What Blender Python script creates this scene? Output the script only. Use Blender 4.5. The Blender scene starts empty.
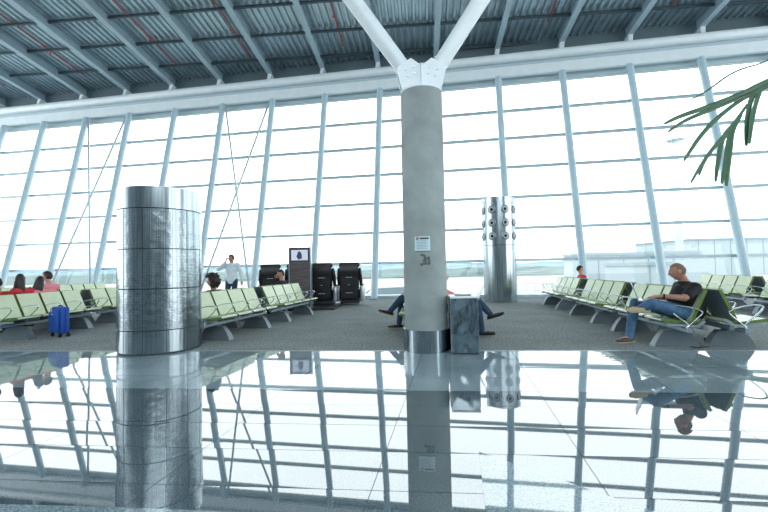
import bpy, bmesh, math, random
from mathutils import Vector, Matrix
import mathutils.noise as mn
random.seed(7)
V=Vector; PI=math.pi
S=bpy.context.scene; COL=S.collection
S.view_settings.view_transform='Standard'; S.view_settings.look='None'
S.view_settings.exposure=0.0

# ------------------------------------------------------------ camera and frames
F=399.4; PITCH=.0298; ROLL=-.0189; H=1.25
fw=V((0,math.cos(PITCH),math.sin(PITCH))); u0=V((0,-math.sin(PITCH),math.cos(PITCH))); x0=V((1,0,0))
CX=x0*math.cos(ROLL)+u0*math.sin(ROLL); CU=-x0*math.sin(ROLL)+u0*math.cos(ROLL)
CAM=V((0,0,H))
def ray(px,py): return fw+CX*((px-384)/F)+CU*((256-py)/F)
def fl(px,py,z=0): d=ray(px,py); return CAM+d*((z-H)/d.z)
def at(px,py,Y): d=ray(px,py); return CAM+d*(Y/d.y)
cam=bpy.data.cameras.new('camera'); co=bpy.data.objects.new('camera',cam); COL.objects.link(co)
cam.sensor_width=36; cam.lens=36*F/768; cam.clip_end=2000; cam.clip_start=.05
m=Matrix((CX,CU,-fw)).transposed().to_4x4(); m.translation=CAM; co.matrix_world=m; S.camera=co

# wall frame: WA along the glass wall, WN outward normal; floor grid GA/GB
AZ=-.1739; WA=V((math.cos(AZ),math.sin(AZ),0)); WN=V((-math.sin(AZ),math.cos(AZ),0)); LEAN=.2297
GZ=-.087; GA=V((math.cos(GZ),math.sin(GZ),0)); GB=V((-math.sin(GZ),math.cos(GZ),0))
def hall(a,n,z=0): return WA*a+WN*n+V((0,0,z))
UP=V((0,0,1))

# ------------------------------------------------------------ materials
def lin(c): return tuple((x/12.92 if x<=.04045 else ((x+.055)/1.055)**2.4) for x in c)
def rgb(r,g,b): return lin((r/255,g/255,b/255))+(1,)
MC={}
def mat(name,col,rough=.5,metal=0,spec=.5,noise=0,scale=20,bump=0,coat=0,ior=1.5,stretch=None,emit=0,trans=0,alpha=1):
    if name in MC: return MC[name]
    m=bpy.data.materials.new(name); m.use_nodes=True; nt=m.node_tree; b=nt.nodes['Principled BSDF']
    b.inputs['Base Color'].default_value=col; b.inputs['Roughness'].default_value=rough
    b.inputs['Metallic'].default_value=metal; b.inputs['IOR'].default_value=ior
    b.inputs['Coat Weight'].default_value=coat; b.inputs['Specular IOR Level'].default_value=spec
    if trans: b.inputs['Transmission Weight'].default_value=trans
    if emit: b.inputs['Emission Color'].default_value=col; b.inputs['Emission Strength'].default_value=emit
    if noise or bump:
        tc=nt.nodes.new('ShaderNodeTexCoord'); mp=nt.nodes.new('ShaderNodeMapping'); n=nt.nodes.new('ShaderNodeTexNoise')
        n.inputs['Scale'].default_value=scale; n.inputs['Detail'].default_value=5
        if stretch: mp.inputs['Scale'].default_value=stretch
        nt.links.new(tc.outputs['Object'],mp.inputs[0]); nt.links.new(mp.outputs[0],n.inputs['Vector'])
        if noise:
            cr=nt.nodes.new('ShaderNodeValToRGB')
            cr.color_ramp.elements[0].position=.32; cr.color_ramp.elements[1].position=.68
            cr.color_ramp.elements[0].color=tuple(c*(1-noise) for c in col[:3])+(1,)
            cr.color_ramp.elements[1].color=tuple(min(1,c*(1+noise)) for c in col[:3])+(1,)
            nt.links.new(n.outputs['Fac'],cr.inputs[0]); nt.links.new(cr.outputs[0],b.inputs['Base Color'])
        if bump:
            bp=nt.nodes.new('ShaderNodeBump'); bp.inputs['Strength'].default_value=bump; bp.inputs['Distance'].default_value=.01
            nt.links.new(n.outputs['Fac'],bp.inputs['Height']); nt.links.new(bp.outputs[0],b.inputs['Normal'])
    MC[name]=m; return m
def speckle(name,c1,c2,rough,ior,scale=160,coat=0,spec=.5):
    m=mat(name,c1,rough,0,spec,ior=ior,coat=coat); nt=m.node_tree; b=nt.nodes['Principled BSDF']
    tc=nt.nodes.new('ShaderNodeTexCoord'); n=nt.nodes.new('ShaderNodeTexNoise'); n.inputs['Scale'].default_value=scale; n.inputs['Detail'].default_value=3
    n2=nt.nodes.new('ShaderNodeTexNoise'); n2.inputs['Scale'].default_value=1.3
    mx=nt.nodes.new('ShaderNodeMath'); mx.operation='MULTIPLY_ADD'; mx.inputs[1].default_value=.25
    nt.links.new(tc.outputs['Object'],n.inputs['Vector']); nt.links.new(tc.outputs['Object'],n2.inputs['Vector'])
    nt.links.new(n2.outputs['Fac'],mx.inputs[0]); nt.links.new(n.outputs['Fac'],mx.inputs[2])
    cr=nt.nodes.new('ShaderNodeValToRGB'); cr.color_ramp.elements[0].position=.52; cr.color_ramp.elements[1].position=.75
    cr.color_ramp.elements[0].color=c1; cr.color_ramp.elements[1].color=c2
    nt.links.new(mx.outputs[0],cr.inputs[0]); nt.links.new(cr.outputs[0],b.inputs['Base Color']); return m
M_granite=speckle('polished_granite',rgb(46,60,68),rgb(104,122,130),.02,2.8,130)
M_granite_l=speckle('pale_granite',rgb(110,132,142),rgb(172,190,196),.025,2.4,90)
M_granite_d=speckle('joint_granite',rgb(60,72,80),rgb(95,110,118),.2,1.5,90)
M_carpet=speckle('carpet',rgb(122,130,131),rgb(158,164,163),.95,1.3,25,spec=.1)
M_white=mat('white_paint',rgb(226,238,243),.35,noise=.03,scale=3)
M_post=mat('post_paint',rgb(188,214,226),.35,noise=.03,scale=3)
M_transom=mat('transom_metal',rgb(188,206,214),.4,.2)
M_bar=mat('glazing_bar_metal',rgb(104,92,104),.5)
M_rod=mat('brace_metal',rgb(208,224,232),.4,.1)
M_rafter=mat('rafter_paint',rgb(158,182,194),.45,noise=.05,scale=2)
M_purlin=mat('purlin_metal',rgb(84,100,108),.5,.3)
M_deck=mat('deck_metal',rgb(170,190,200),.32,.6,noise=.12,scale=1.5)
M_red=mat('red_pipe_paint',rgb(170,70,76),.5)
M_conc=mat('concrete',rgb(150,162,162),.8,noise=.16,scale=2.2,bump=.25)
M_chrome=mat('chrome',rgb(215,225,230),.12,1)
M_alu=mat('aluminium',rgb(176,190,198),.35,.8)
M_foot=mat('cast_aluminium',rgb(106,120,128),.42,.3,noise=.05,scale=6)
M_green=mat('green_upholstery_sheen',rgb(202,216,182),.25,noise=.05,scale=8)  # base colour paled to carry the sheen of reflected light
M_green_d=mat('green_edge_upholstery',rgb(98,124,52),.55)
M_greyback=mat('seat_shell_grey',rgb(108,122,128),.45)
M_black=mat('black_leather',rgb(22,25,28),.35,noise=.1,scale=30)
M_dark=mat('dark_plastic',rgb(34,40,44),.5)
M_blackrub=mat('black_rubber',rgb(18,20,22),.6)
M_silver=mat('silver_plastic',rgb(178,190,198),.3,.5)
M_joint=mat('panel_joint',rgb(64,74,80),.6,.4)
M_skin=mat('skin',rgb(196,150,130),.5,noise=.04,scale=12)
M_skin2=mat('skin_tan',rgb(172,126,106),.5,noise=.04,scale=12)
M_glassmat=None
def glass_mat():
    m=bpy.data.materials.new('window_glass'); m.use_nodes=True; nt=m.node_tree; nt.nodes.clear()
    o=nt.nodes.new('ShaderNodeOutputMaterial'); mx=nt.nodes.new('ShaderNodeMixShader'); t=nt.nodes.new('ShaderNodeBsdfTransparent'); g=nt.nodes.new('ShaderNodeBsdfGlossy')
    t.inputs[0].default_value=(.93,.975,.98,1); g.inputs['Roughness'].default_value=.02
    f=nt.nodes.new('ShaderNodeValue'); f.outputs[0].default_value=.045
    nt.links.new(f.outputs[0],mx.inputs[0]); nt.links.new(t.outputs[0],mx.inputs[1]); nt.links.new(g.outputs[0],mx.inputs[2]); nt.links.new(mx.outputs[0],o.inputs[0])
    return m
M_glass=glass_mat()
def steel_mat(name,dots=False,base=(182,196,203),rough=.22,axis_scale=(26,.6,1)):
    m=bpy.data.materials.new(name); m.use_nodes=True; nt=m.node_tree; b=nt.nodes['Principled BSDF']; N=nt.nodes; L=nt.links
    b.inputs['Metallic'].default_value=1; b.inputs['Roughness'].default_value=rough
    uv=N.new('ShaderNodeTexCoord'); mp=N.new('ShaderNodeMapping'); mp.inputs['Scale'].default_value=axis_scale
    n=N.new('ShaderNodeTexNoise'); n.inputs['Scale'].default_value=1; n.inputs['Detail'].default_value=6
    L.new(uv.outputs['UV'],mp.inputs[0]); L.new(mp.outputs[0],n.inputs['Vector'])
    cr=N.new('ShaderNodeValToRGB'); cr.color_ramp.elements[0].position=.3; cr.color_ramp.elements[1].position=.7
    c=rgb(*base); cr.color_ramp.elements[0].color=tuple(x*.55 for x in c[:3])+(1,); cr.color_ramp.elements[1].color=c
    L.new(n.outputs['Fac'],cr.inputs[0]); out=cr.outputs[0]
    # gentle panel waviness
    bp=N.new('ShaderNodeBump'); bp.inputs['Strength'].default_value=.35; bp.inputs['Distance'].default_value=.02
    n2=N.new('ShaderNodeTexNoise'); n2.inputs['Scale'].default_value=1; mp2=N.new('ShaderNodeMapping'); mp2.inputs['Scale'].default_value=(9,.5,1) if not dots else (8,7,1)
    L.new(uv.outputs['UV'],mp2.inputs[0]); L.new(mp2.outputs[0],n2.inputs['Vector']); L.new(n2.outputs['Fac'],bp.inputs['Height']); L.new(bp.outputs[0],b.inputs['Normal'])
    if dots:
        sp=N.new('ShaderNodeVectorMath'); sp.operation='SCALE'; sp.inputs['Scale'].default_value=42; L.new(uv.outputs['UV'],sp.inputs[0])
        fr=N.new('ShaderNodeVectorMath'); fr.operation='FRACTION'; L.new(sp.outputs[0],fr.inputs[0])
        sb=N.new('ShaderNodeVectorMath'); sb.operation='SUBTRACT'; sb.inputs[1].default_value=(.5,.5,0); L.new(fr.outputs[0],sb.inputs[0])
        ln=N.new('ShaderNodeVectorMath'); ln.operation='LENGTH'; L.new(sb.outputs[0],ln.inputs[0])
        lt=N.new('ShaderNodeMath'); lt.operation='LESS_THAN'; lt.inputs[1].default_value=.27; L.new(ln.outputs['Value'],lt.inputs[0])
        mx=N.new('ShaderNodeMix'); mx.data_type='RGBA'; mx.inputs['B'].default_value=rgb(104,118,125); L.new(lt.outputs[0],mx.inputs['Factor']); L.new(out,mx.inputs['A']); out=mx.outputs['Result']
    L.new(out,b.inputs['Base Color']); return m
M_steel=steel_mat('brushed_steel'); M_steel_dot=steel_mat('perforated_steel',True,rough=.25)

# ------------------------------------------------------------ mesh helpers
def newobj(name,bm,m,parent=None,smooth=False,auto=None):
    me=bpy.data.meshes.new(name); bmesh.ops.recalc_face_normals(bm,faces=bm.faces[:]); bm.to_mesh(me); bm.free()
    for mm in (m if isinstance(m,(list,tuple)) else [m]): me.materials.append(mm)
    if smooth:
        for p in me.polygons: p.use_smooth=True
    if auto:
        try: me.set_sharp_from_angle(angle=math.radians(auto))
        except Exception: pass
    o=bpy.data.objects.new(name,me); COL.objects.link(o)
    if parent: o.parent=parent
    return o
def empty(name,loc=(0,0,0),rz=0):
    o=bpy.data.objects.new(name,None); COL.objects.link(o); o.location=loc; o.rotation_euler=(0,0,rz); o.empty_display_size=.2; return o
def tag(o,label=None,cat=None,group=None,kind=None):
    if label: o['label']=label
    if cat: o['category']=cat
    if group: o['group']=group
    if kind: o['kind']=kind
    return o
KIDS={}
def reparent_list():
    KIDS.clear()
    for o in bpy.data.objects:
        if o.parent: KIDS.setdefault(o.parent.name,[]).append(o)
def copy_tree(o,parent=None):
    c=o.copy(); COL.objects.link(c)
    if parent: c.parent=parent
    for ch in KIDS.get(o.name,[]): copy_tree(ch,c)
    return c
def box(bm,c,s,M=None,bev=0):
    r=bmesh.ops.create_cube(bm,size=1); vs=r['verts']
    for v in vs: v.co=V((v.co.x*s[0],v.co.y*s[1],v.co.z*s[2]))+V(c)
    if bev:
        es=list({e for v in vs for e in v.link_edges}); rr=bmesh.ops.bevel(bm,geom=es,offset=bev,segments=2,affect='EDGES',profile=.5)
        vs=list({v for f in rr['faces'] for v in f.verts}|{v for v in vs if v.is_valid})
        # gather the whole island
        seen=set(vs); st=list(vs)
        while st:
            v=st.pop()
            for e in v.link_edges:
                w=e.other_vert(v)
                if w not in seen: seen.add(w); st.append(w)
        vs=list(seen)
    if M is not None:
        for v in vs: v.co=M@v.co
    return vs
def frame(d,lat=None):
    d=d.normalized()
    if lat is None: lat=V((0,0,1)) if abs(d.z)<.9 else V((1,0,0))
    a=(lat-d*lat.dot(d))
    if a.length<1e-5: a=V((0,1,0))-d*d.y
    a.normalize(); return a,d.cross(a).normalized()
def tube(bm,pts,rad,seg=10,lat=None,cap=True,round_=False,uvs=False):
    """loft through pts; rad number or list of r or (ra,rb); lat = direction of ra"""
    pts=[V(p) for p in pts]; n=len(pts)
    if not isinstance(rad,list): rad=[rad]*n
    rad=[(r,r) if not isinstance(r,(tuple,list)) else r for r in rad]
    P=[];R=[]
    if round_:
        d=(pts[1]-pts[0]).normalized()
        for k in (1.2,.9,.5): P.append(pts[0]-d*min(rad[0])*math.sin(k)); R.append((rad[0][0]*math.cos(k),rad[0][1]*math.cos(k)))
    P+=pts;R+=rad
    if round_:
        d=(pts[-1]-pts[-2]).normalized()
        for k in (.5,.9,1.2): P.append(pts[-1]+d*min(rad[-1])*math.sin(k)); R.append((rad[-1][0]*math.cos(k),rad[-1][1]*math.cos(k)))
    rings=[];pa=lat
    for i,p in enumerate(P):
        d=(P[min(i+1,len(P)-1)]-P[max(i-1,0)])
        a,b=frame(d,pa)
        if lat is None: pa=a
        rings.append([bm.verts.new(p+a*(math.cos(2*PI*k/seg)*R[i][0])+b*(math.sin(2*PI*k/seg)*R[i][1])) for k in range(seg)])
    for i in range(len(rings)-1):
        for k in range(seg):
            bm.faces.new((rings[i][k],rings[i][(k+1)%seg],rings[i+1][(k+1)%seg],rings[i+1][k]))
    if cap: bm.faces.new(rings[0][::-1]); bm.faces.new(rings[-1])
    return rings
def barrect(bm,p0,p1,w,h,lat=None):
    """rectangular bar: w along lat, h across"""
    p0=V(p0);p1=V(p1);a,b=frame(p1-p0,lat)
    q=[a*(sx*w/2)+b*(sy*h/2) for sx,sy in((-1,-1),(1,-1),(1,1),(-1,1))]
    A=[bm.verts.new(p0+v) for v in q];B=[bm.verts.new(p1+v) for v in q]
    for k in range(4): bm.faces.new((A[k],A[(k+1)%4],B[(k+1)%4],B[k]))
    bm.faces.new(A[::-1]);bm.faces.new(B)
def prism(bm,pts,ext):
    A=[bm.verts.new(V(p)) for p in pts];B=[bm.verts.new(V(p)+V(ext)) for p in pts];n=len(A)
    for k in range(n): bm.faces.new((A[k],A[(k+1)%n],B[(k+1)%n],B[k]))
    bm.faces.new(A[::-1]);bm.faces.new(B)
def lathe(bm,prof,seg=64,cx=0,cy=0,a0=0,a1=2*PI,uvk=None):
    """prof list of (r,z); closed around"""
    full=abs(a1-a0-2*PI)<1e-6; n=seg if full else seg+1
    rings=[[bm.verts.new((cx+r*math.cos(a0+(a1-a0)*k/seg),cy+r*math.sin(a0+(a1-a0)*k/seg),z)) for k in range(n)] for r,z in prof]
    uvl=bm.loops.layers.uv.verify()
    for i in range(len(prof)-1):
        for k in range(seg):
            k2=(k+1)%n
            f=bm.faces.new((rings[i][k],rings[i][k2],rings[i+1][k2],rings[i+1][k]))
            R=max(prof[i][0],.01)
            us=[k,k+1,k+1,k];zs=[prof[i],prof[i],prof[i+1],prof[i+1]]
            for l,uu,zz in zip(f.loops,us,zs): l[uvl].uv=(R*(a0+(a1-a0)*uu/seg),zz[1])
    return rings
def capring(bm,ring): bm.faces.new(ring)
ORD=['first','second','third','fourth','fifth','sixth','seventh','eighth','ninth','tenth','eleventh','twelfth','thirteenth','fourteenth','fifteenth','sixteenth','seventeenth','eighteenth','nineteenth','twentieth']

# ------------------------------------------------------------ world and light
w=bpy.data.worlds.new('sky'); S.world=w; w.use_nodes=True
nt=w.node_tree; bg=nt.nodes['Background']
tc=nt.nodes.new('ShaderNodeTexCoord'); sx=nt.nodes.new('ShaderNodeSeparateXYZ'); cr=nt.nodes.new('ShaderNodeValToRGB')
nz=nt.nodes.new('ShaderNodeTexNoise'); nz.inputs['Scale'].default_value=2.2; nz.inputs['Detail'].default_value=4
nt.links.new(tc.outputs['Generated'],sx.inputs[0]); nt.links.new(tc.outputs['Generated'],nz.inputs['Vector'])
ad=nt.nodes.new('ShaderNodeMath'); ad.operation='MULTIPLY_ADD'; ad.inputs[1].default_value=.25; nt.links.new(nz.outputs['Fac'],ad.inputs[0]); nt.links.new(sx.outputs['Z'],ad.inputs[2])
nt.links.new(ad.outputs[0],cr.inputs[0])
e=cr.color_ramp.elements; e[0].position=.08; e[0].color=(.95,.99,1,1); e[1].position=.95; e[1].color=(.88,.96,1,1)
nt.links.new(cr.outputs[0],bg.inputs[0]); bg.inputs[1].default_value=3.7
def area(name,loc,target,size,sy,power,col):
    l=bpy.data.lights.new(name,'AREA'); l.shape='RECTANGLE'; l.size=size; l.size_y=sy; l.energy=power; l.color=col
    o=bpy.data.objects.new(name,l); COL.objects.link(o); o.location=loc; o.rotation_euler=(V(target)-V(loc)).to_track_quat('-Z','Y').to_euler(); return o
area('hall_fill_light',(2,-9,9),(0,7,1.5),16,6,900,(.92,.98,1))  # unseen fill lamp added behind the camera to brighten the hall

# ------------------------------------------------------------ floor
def tilepos(a,v):
    # point with P.WA=a and P.GB=v
    det=WA.x*GB.y-WA.y*GB.x
    return V(((a*GB.y-v*WA.y)/det,(WA.x*v-GB.x*a)/det,0))
EDGE=6.03
rows=[EDGE,5.6,5.15,4.70]+[4.12-.45*k for k in range(0,12)]+[-4,-12]
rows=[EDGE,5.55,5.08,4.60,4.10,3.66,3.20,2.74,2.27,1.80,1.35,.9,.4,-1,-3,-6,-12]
cols=[-26.09]+[-1.77+1.28*k for k in range(-18,17)]+[24]
bmL=bmesh.new();bmD=bmesh.new();bmJ=bmesh.new()
for i in range(len(rows)-1):
    v1,v0=rows[i],rows[i+1]; rt=(1 if i%2 else -1)*random.uniform(.3,1)*.0045
    if i<4: rt*=.4
    for k in range(len(cols)-1):
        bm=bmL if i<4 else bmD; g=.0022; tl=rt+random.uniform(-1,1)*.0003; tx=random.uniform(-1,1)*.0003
        cs=[tilepos(cols[k]+g,v0+g),tilepos(cols[k+1]-g,v0+g),tilepos(cols[k+1]-g,v1-g),tilepos(cols[k]+g,v1-g)]
        for q,c in enumerate(cs): c.z=(1 if q>1 else -1)*tl*(v1-v0)/2*1.0+(1 if q in(1,2) else -1)*tx*.3
        bm.faces.new([bm.verts.new(c) for c in cs])
# backing slab under the tiles
q=[tilepos(-27,-12.2),tilepos(24.2,-12.2),tilepos(24.2,EDGE),tilepos(-27,EDGE)]
for c in q: c.z=-.004
bmJ.faces.new([bmJ.verts.new(c) for c in q])
floor=newobj('floor',bmD,M_granite); tag(floor,kind='structure')
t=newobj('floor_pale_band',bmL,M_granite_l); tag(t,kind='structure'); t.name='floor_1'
t=newobj('floor_2',bmJ,M_granite_d); tag(t,kind='structure')
bm=bmesh.new(); q=[tilepos(-27,EDGE),tilepos(24.2,EDGE)]; q2=[hall(30,16.15),hall(-36,16.15)]
bm.faces.new([bm.verts.new(c) for c in q+q2]); t=newobj('floor_3',bm,M_carpet); tag(t,kind='structure')
bm=bmesh.new(); barrect(bm,tilepos(-27,EDGE)+V((0,0,.001)),tilepos(24.2,EDGE)+V((0,0,.001)),.02,.006,GB); tag(newobj('trim_1',bm,M_alu),kind='structure')
# diagonal lighter inlay and curved inlay near the camera
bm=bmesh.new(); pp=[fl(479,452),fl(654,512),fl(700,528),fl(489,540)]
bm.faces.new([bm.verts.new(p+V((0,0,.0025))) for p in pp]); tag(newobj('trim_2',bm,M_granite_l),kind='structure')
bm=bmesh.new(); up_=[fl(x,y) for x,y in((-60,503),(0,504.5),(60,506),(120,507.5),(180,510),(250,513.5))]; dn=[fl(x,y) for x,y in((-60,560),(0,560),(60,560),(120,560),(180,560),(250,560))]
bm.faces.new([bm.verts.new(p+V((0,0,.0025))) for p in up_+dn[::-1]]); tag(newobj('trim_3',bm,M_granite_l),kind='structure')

# ------------------------------------------------------------ glass wall
D0=16.2; TZ=.37; KT=(D0+LEAN*H-TZ)/(D0+LEAN*H)
S0=-22.31; DS=2.7176; ZT=[8.01,6.71,5.39,4.07,2.76,1.457]; ZTOP=9.3
def wp(s,z,off=0): return hall(s,D0+LEAN*z-off,z)
def tubep(s,z): # the inner tube stands TZ in front of the glass
    return hall(s*KT,D0+LEAN*z-TZ,z)
I0,I1=-4,17
def strip(bm,sa,sb,z0,z1,off0,off1):
    P=[wp(sa,z0,off0),wp(sb,z0,off0),wp(sb,z1,off0),wp(sa,z1,off0)]; prism(bm,P,-WN*(off1-off0))
for i in range(I0,I1):
    sa,sb=S0+DS*i,S0+DS*(i+1)
    bm=bmesh.new(); zs=[.12]+ZT[::-1]+[ZTOP]
    for z0,z1 in zip(zs[:-1],zs[1:]):
        bm.faces.new([bm.verts.new(p) for p in (wp(sa+.02,z0+.03),wp(sb-.02,z0+.03),wp(sb-.02,z1-.03),wp(sa+.02,z1-.03))])
    wn=newobj('window_%d'%(i-I0+1),bm,M_glass); tag(wn,kind='structure')
    for z in ZT:
        bm=bmesh.new(); strip(bm,sa,sb,z-.055,z+.055,-.04,.12); newobj('transom',bm,M_transom,wn)
    bm=bmesh.new(); strip(bm,sa,sb,ZTOP-.02,ZTOP+.1,-.04,.14); strip(bm,sa,sb,ZTOP+.16,ZTOP+.32,-.04,.05); newobj('head_frame',bm,M_transom,wn)
    bm=bmesh.new(); barrect(bm,wp(sa,.1,.05),wp(sa,ZTOP,.05),.05,.1,WA); newobj('glazing_bar',bm,M_bar,wn)
# sill
bm=bmesh.new(); prism(bm,[hall(S0+DS*I0,15.95,0),hall(S0+DS*I0,16.3,0),hall(S0+DS*I0,16.3,.14),hall(S0+DS*I0,15.95,.14)],WA*(DS*(I1-I0))); tag(newobj('trim_4',bm,M_transom),kind='structure')
# leaning posts
tb=bmesh.new(); tube(tb,[V((0,0,0)),V((0,LEAN*9.54,9.54))],.14,20)
post_me=None
for i in range(I0,I1+1):
    s=S0+DS*i; e_=empty('leaning_post',tubep(s,0),AZ)
    if post_me is None:
        pm=newobj('post_tube',tb,M_post,e_,smooth=True,auto=40); post_me=pm
        bb=bmesh.new(); box(bb,(0,0,0),(.42,.36,.03),bev=.005); bp_=newobj('base_plate',bb,M_alu,e_); bp_.location=(0,0,.02)
        brs=[]
        for z in ZT:
            b2=bmesh.new(); barrect(b2,V((0,LEAN*z+.08,z)),V((0,LEAN*z+TZ-.1,z)),.05,.09,V((1,0,0))); barrect(b2,V((-.17,LEAN*z+TZ-.13,z)),V((.17,LEAN*z+TZ-.13,z)),.10,.03,UP)
            brs.append(newobj('bracket',b2,M_alu,e_))
    else:
        for o in [post_me,bp_]+brs:
            c=o.copy(); COL.objects.link(c); c.parent=e_
    vis=i
    if 0<=i<=12: lab='leaning white tube post of the glass wall, %s from the left'%ORD[i]
    elif i<0: lab='leaning white tube post beyond the left edge of the view, %s outward'%ORD[-i-1]
    else: lab='leaning white tube post beyond the right edge of the view, %s outward'%ORD[i-13]
    tag(e_,lab,'post','leaning tube posts of the glass wall')
# X braces
def brace(i,lab):
    e_=empty('cross_brace',tubep(S0+DS*(i+.5),0)); inv=e_.location
    A,B=S0+DS*i,S0+DS*(i+1)
    def q(s,z): return hall(s*KT,D0+LEAN*z-TZ-.0,z)-inv
    cx=q((A+B)/2,5.6)
    for (p0,p1) in ((q(A+.12,9.6),q(B-.12,.2)),(q(B-.12,9.6),q(A+.12,.2))):
        bm=bmesh.new(); tube(bm,[p0,p1],.048,10); newobj('rod',bm,M_rod,e_,smooth=True)
    bm=bmesh.new(); mid=(q(A+.12,9.6)+q(B-.12,.2))/2; tube(bm,[mid-UP*.22,mid+UP*.22],[(.05,.05),(.11,.05)] ,8,lat=WA); newobj('turnbuckle',bm,M_rod,e_)
    tag(e_,lab,'brace')
brace(1,'thin crossed steel rods in the window bay at far left behind the seats')
brace(4,'thin crossed steel rods in the window bay behind the standing man')

# ring beam above the glass
sA,sB=S0+DS*I0,S0+DS*I1
def sweep(bm,prof,a0,a1):
    prism(bm,[hall(a0,n,z) for n,z in prof],WA*(a1-a0))
rb=empty('ring_beam',hall(0,18.3,9.7),0)
def rbp(bm): 
    for v in bm.verts: v.co-=rb.location
bm=bmesh.new(); sweep(bm,[(17.98,9.55),(17.98,9.98),(18.7,10.02),(18.7,9.72),(18.12,9.55)],sA,sB); rbp(bm); newobj('lower_fascia',bm,M_white,rb)
bm=bmesh.new(); sweep(bm,[(18.3,9.98),(18.3,10.32),(18.7,10.32),(18.7,9.98)],sA,sB); rbp(bm); newobj('recess_web',bm,M_transom,rb)
bm=bmesh.new(); tube(bm,[hall(sA,18.22,10.46),hall(sB,18.22,10.46)],.2,20); rbp(bm); newobj('top_tube',bm,M_white,rb,smooth=True,auto=40)
tag(rb,'long white ring beam running above the glass wall under the roof','beam')

# ------------------------------------------------------------ roof
RD=V((-.0987,-.9951,.137)); W0=hall(0,18.72,10.98)
def rp(a,t,h=0): return W0+WA*a+RD*t+UP*h
TE=27
bm=bmesh.new(); pitch=.28; a=-40.; A_=[];
prof=[]
while a<34:
    prof+= [(a,.0),(a+.09,.0),(a+.12,.10),(a+.24,.10)]; a+=pitch
r0=[bm.verts.new(rp(x,-1.2,.42+h)) for x,h in prof]; r1=[bm.verts.new(rp(x,TE,.42+h)) for x,h in prof]
for k in range(len(prof)-1): bm.faces.new((r0[k],r0[k+1],r1[k+1],r1[k]))
tag(newobj('ceiling',bm,M_deck),kind='structure')
bm=bmesh.new(); bm.faces.new([bm.verts.new(rp(x,t_,.62)) for x,t_ in((-40,-1.2),(34,-1.2),(34,TE),(-40,TE))]); tag(newobj('ceiling_1',bm,M_purlin),kind='structure')
# closure above ring beam, coloured dark for the shading where the deck ends
bm=bmesh.new(); prism(bm,[hall(sA,18.75,10.3),hall(sA,18.85,10.3),hall(sA,18.85,11.55),hall(sA,18.75,11.55)],WA*(sB-sA)); tag(newobj('trim_5',bm,mat('shaded_closure',rgb(98,116,124),.5)),kind='structure')
# purlins
proto=None; PD=(WA-RD*.075).normalized()
NP=13
for k in range(NP):
    t_=.3+1.62*k
    e_=empty('roof_purlin',rp(-1,t_,.34))
    if proto is None:
        bm=bmesh.new(); L_=34
        barrect(bm,-PD*L_,PD*L_,.09,.03,UP); 
        for zz in(-.045,.045): barrect(bm,-PD*L_+UP*zz,PD*L_+UP*zz,.08,.014,WN)
        proto=newobj('z_section',bm,M_purlin,e_)
        bm=bmesh.new()
        x=-L_; U_=[];D_=[]
        while x<L_:
            for dx,hh in((0,.0),(.10,.0),(.13,.05),(.25,.05)): q_=PD*(x+dx)-WN*.045-UP*(.0); U_.append(bm.verts.new(q_)); D_.append(bm.verts.new(q_-UP*(.012+hh)))
            x+=.28
        for k_ in range(len(U_)-1): bm.faces.new((U_[k_],U_[k_+1],D_[k_+1],D_[k_]))
        pc=newobj('notched_closer',bm,M_purlin,e_)
    else:
        for o in (proto,pc): c=o.copy(); COL.objects.link(c); c.parent=e_
    tag(e_,'dark steel purlin under the roof deck, %s back from the glass wall'%ORD[k],'purlin','purlins under the roof deck')
# rafters
ra=None
for j,i in enumerate(range(I0,I1+1)):
    s=-25.38+2.7500*(i+1)-.0
    e_=empty('roof_rafter',rp(s,0,0))
    if ra is None:
        parts=[]
        bm=bmesh.new(); barrect(bm,RD*.0+UP*.25,RD*TE+UP*.25,.5,.03,UP)
        ra=newobj('web',bm,M_rafter,e_)
        bm=bmesh.new(); side=RD.cross(UP)
        barrect(bm,V((0,0,.015)),RD*TE+UP*.015,.24,.03,side); rf=newobj('bottom_flange',bm,M_rafter,e_)
        bm=bmesh.new(); barrect(bm,V((0,0,.49)),RD*TE+UP*.49,.24,.03,side); rt_=newobj('top_flange',bm,M_rafter,e_)
        bm=bmesh.new(); prism(bm,[V((0,0,-.40))-WN*.42-WA*.11,V((0,0,-.40))+WN*.02-WA*.11,V((0,0,.02))+WN*.02-WA*.08,RD*.34+UP*.0-WA*.08],WA*.18)
        box(bm,V((0,0,-.4))-WN*.2,(.34,.34,.03)); br_=newobj('end_bracket',bm,M_white,e_)
        ra=[ra,rf,rt_,br_]
    else:
        for o in ra: c=o.copy(); COL.objects.link(c); c.parent=e_
    n_=i+1
    if 0<=n_<=14: lab='grey steel roof rafter above the glass wall, %s from the left'%ORD[n_]
    elif n_<0: lab='grey steel roof rafter beyond the left edge, %s outward'%ORD[-n_-1]
    else: lab='grey steel roof rafter beyond the right edge, %s outward'%ORD[n_-15]
    tag(e_,lab,'rafter','roof rafters')
# red sprinkler pipes, one in several bays
for k,(i,fr) in enumerate(((-1,.55),(1.0,.42),(3.0,.35),(4,.78),(6.0,.45),(9,.7),(10.6,.8),(12.2,.75))):
    s=-25.38+2.75*(i+1)+2.75*fr
    bm=bmesh.new(); tube(bm,[V((0,0,0)),RD*(TE-2)],.028,8)
    x=2.0
    while x<TE-3: tube(bm,[RD*x,RD*x-UP*.16],.02,6); tube(bm,[RD*x-UP*.16,RD*x-UP*.2],.045,6); x+=3.1
    o=newobj('sprinkler_pipe',bm,M_red); o.location=rp(s,1.2,.36); tag(o,'thin red sprinkler pipe under the roof deck, %s from the left'%ORD[k],'pipe','red sprinkler pipes')

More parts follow.
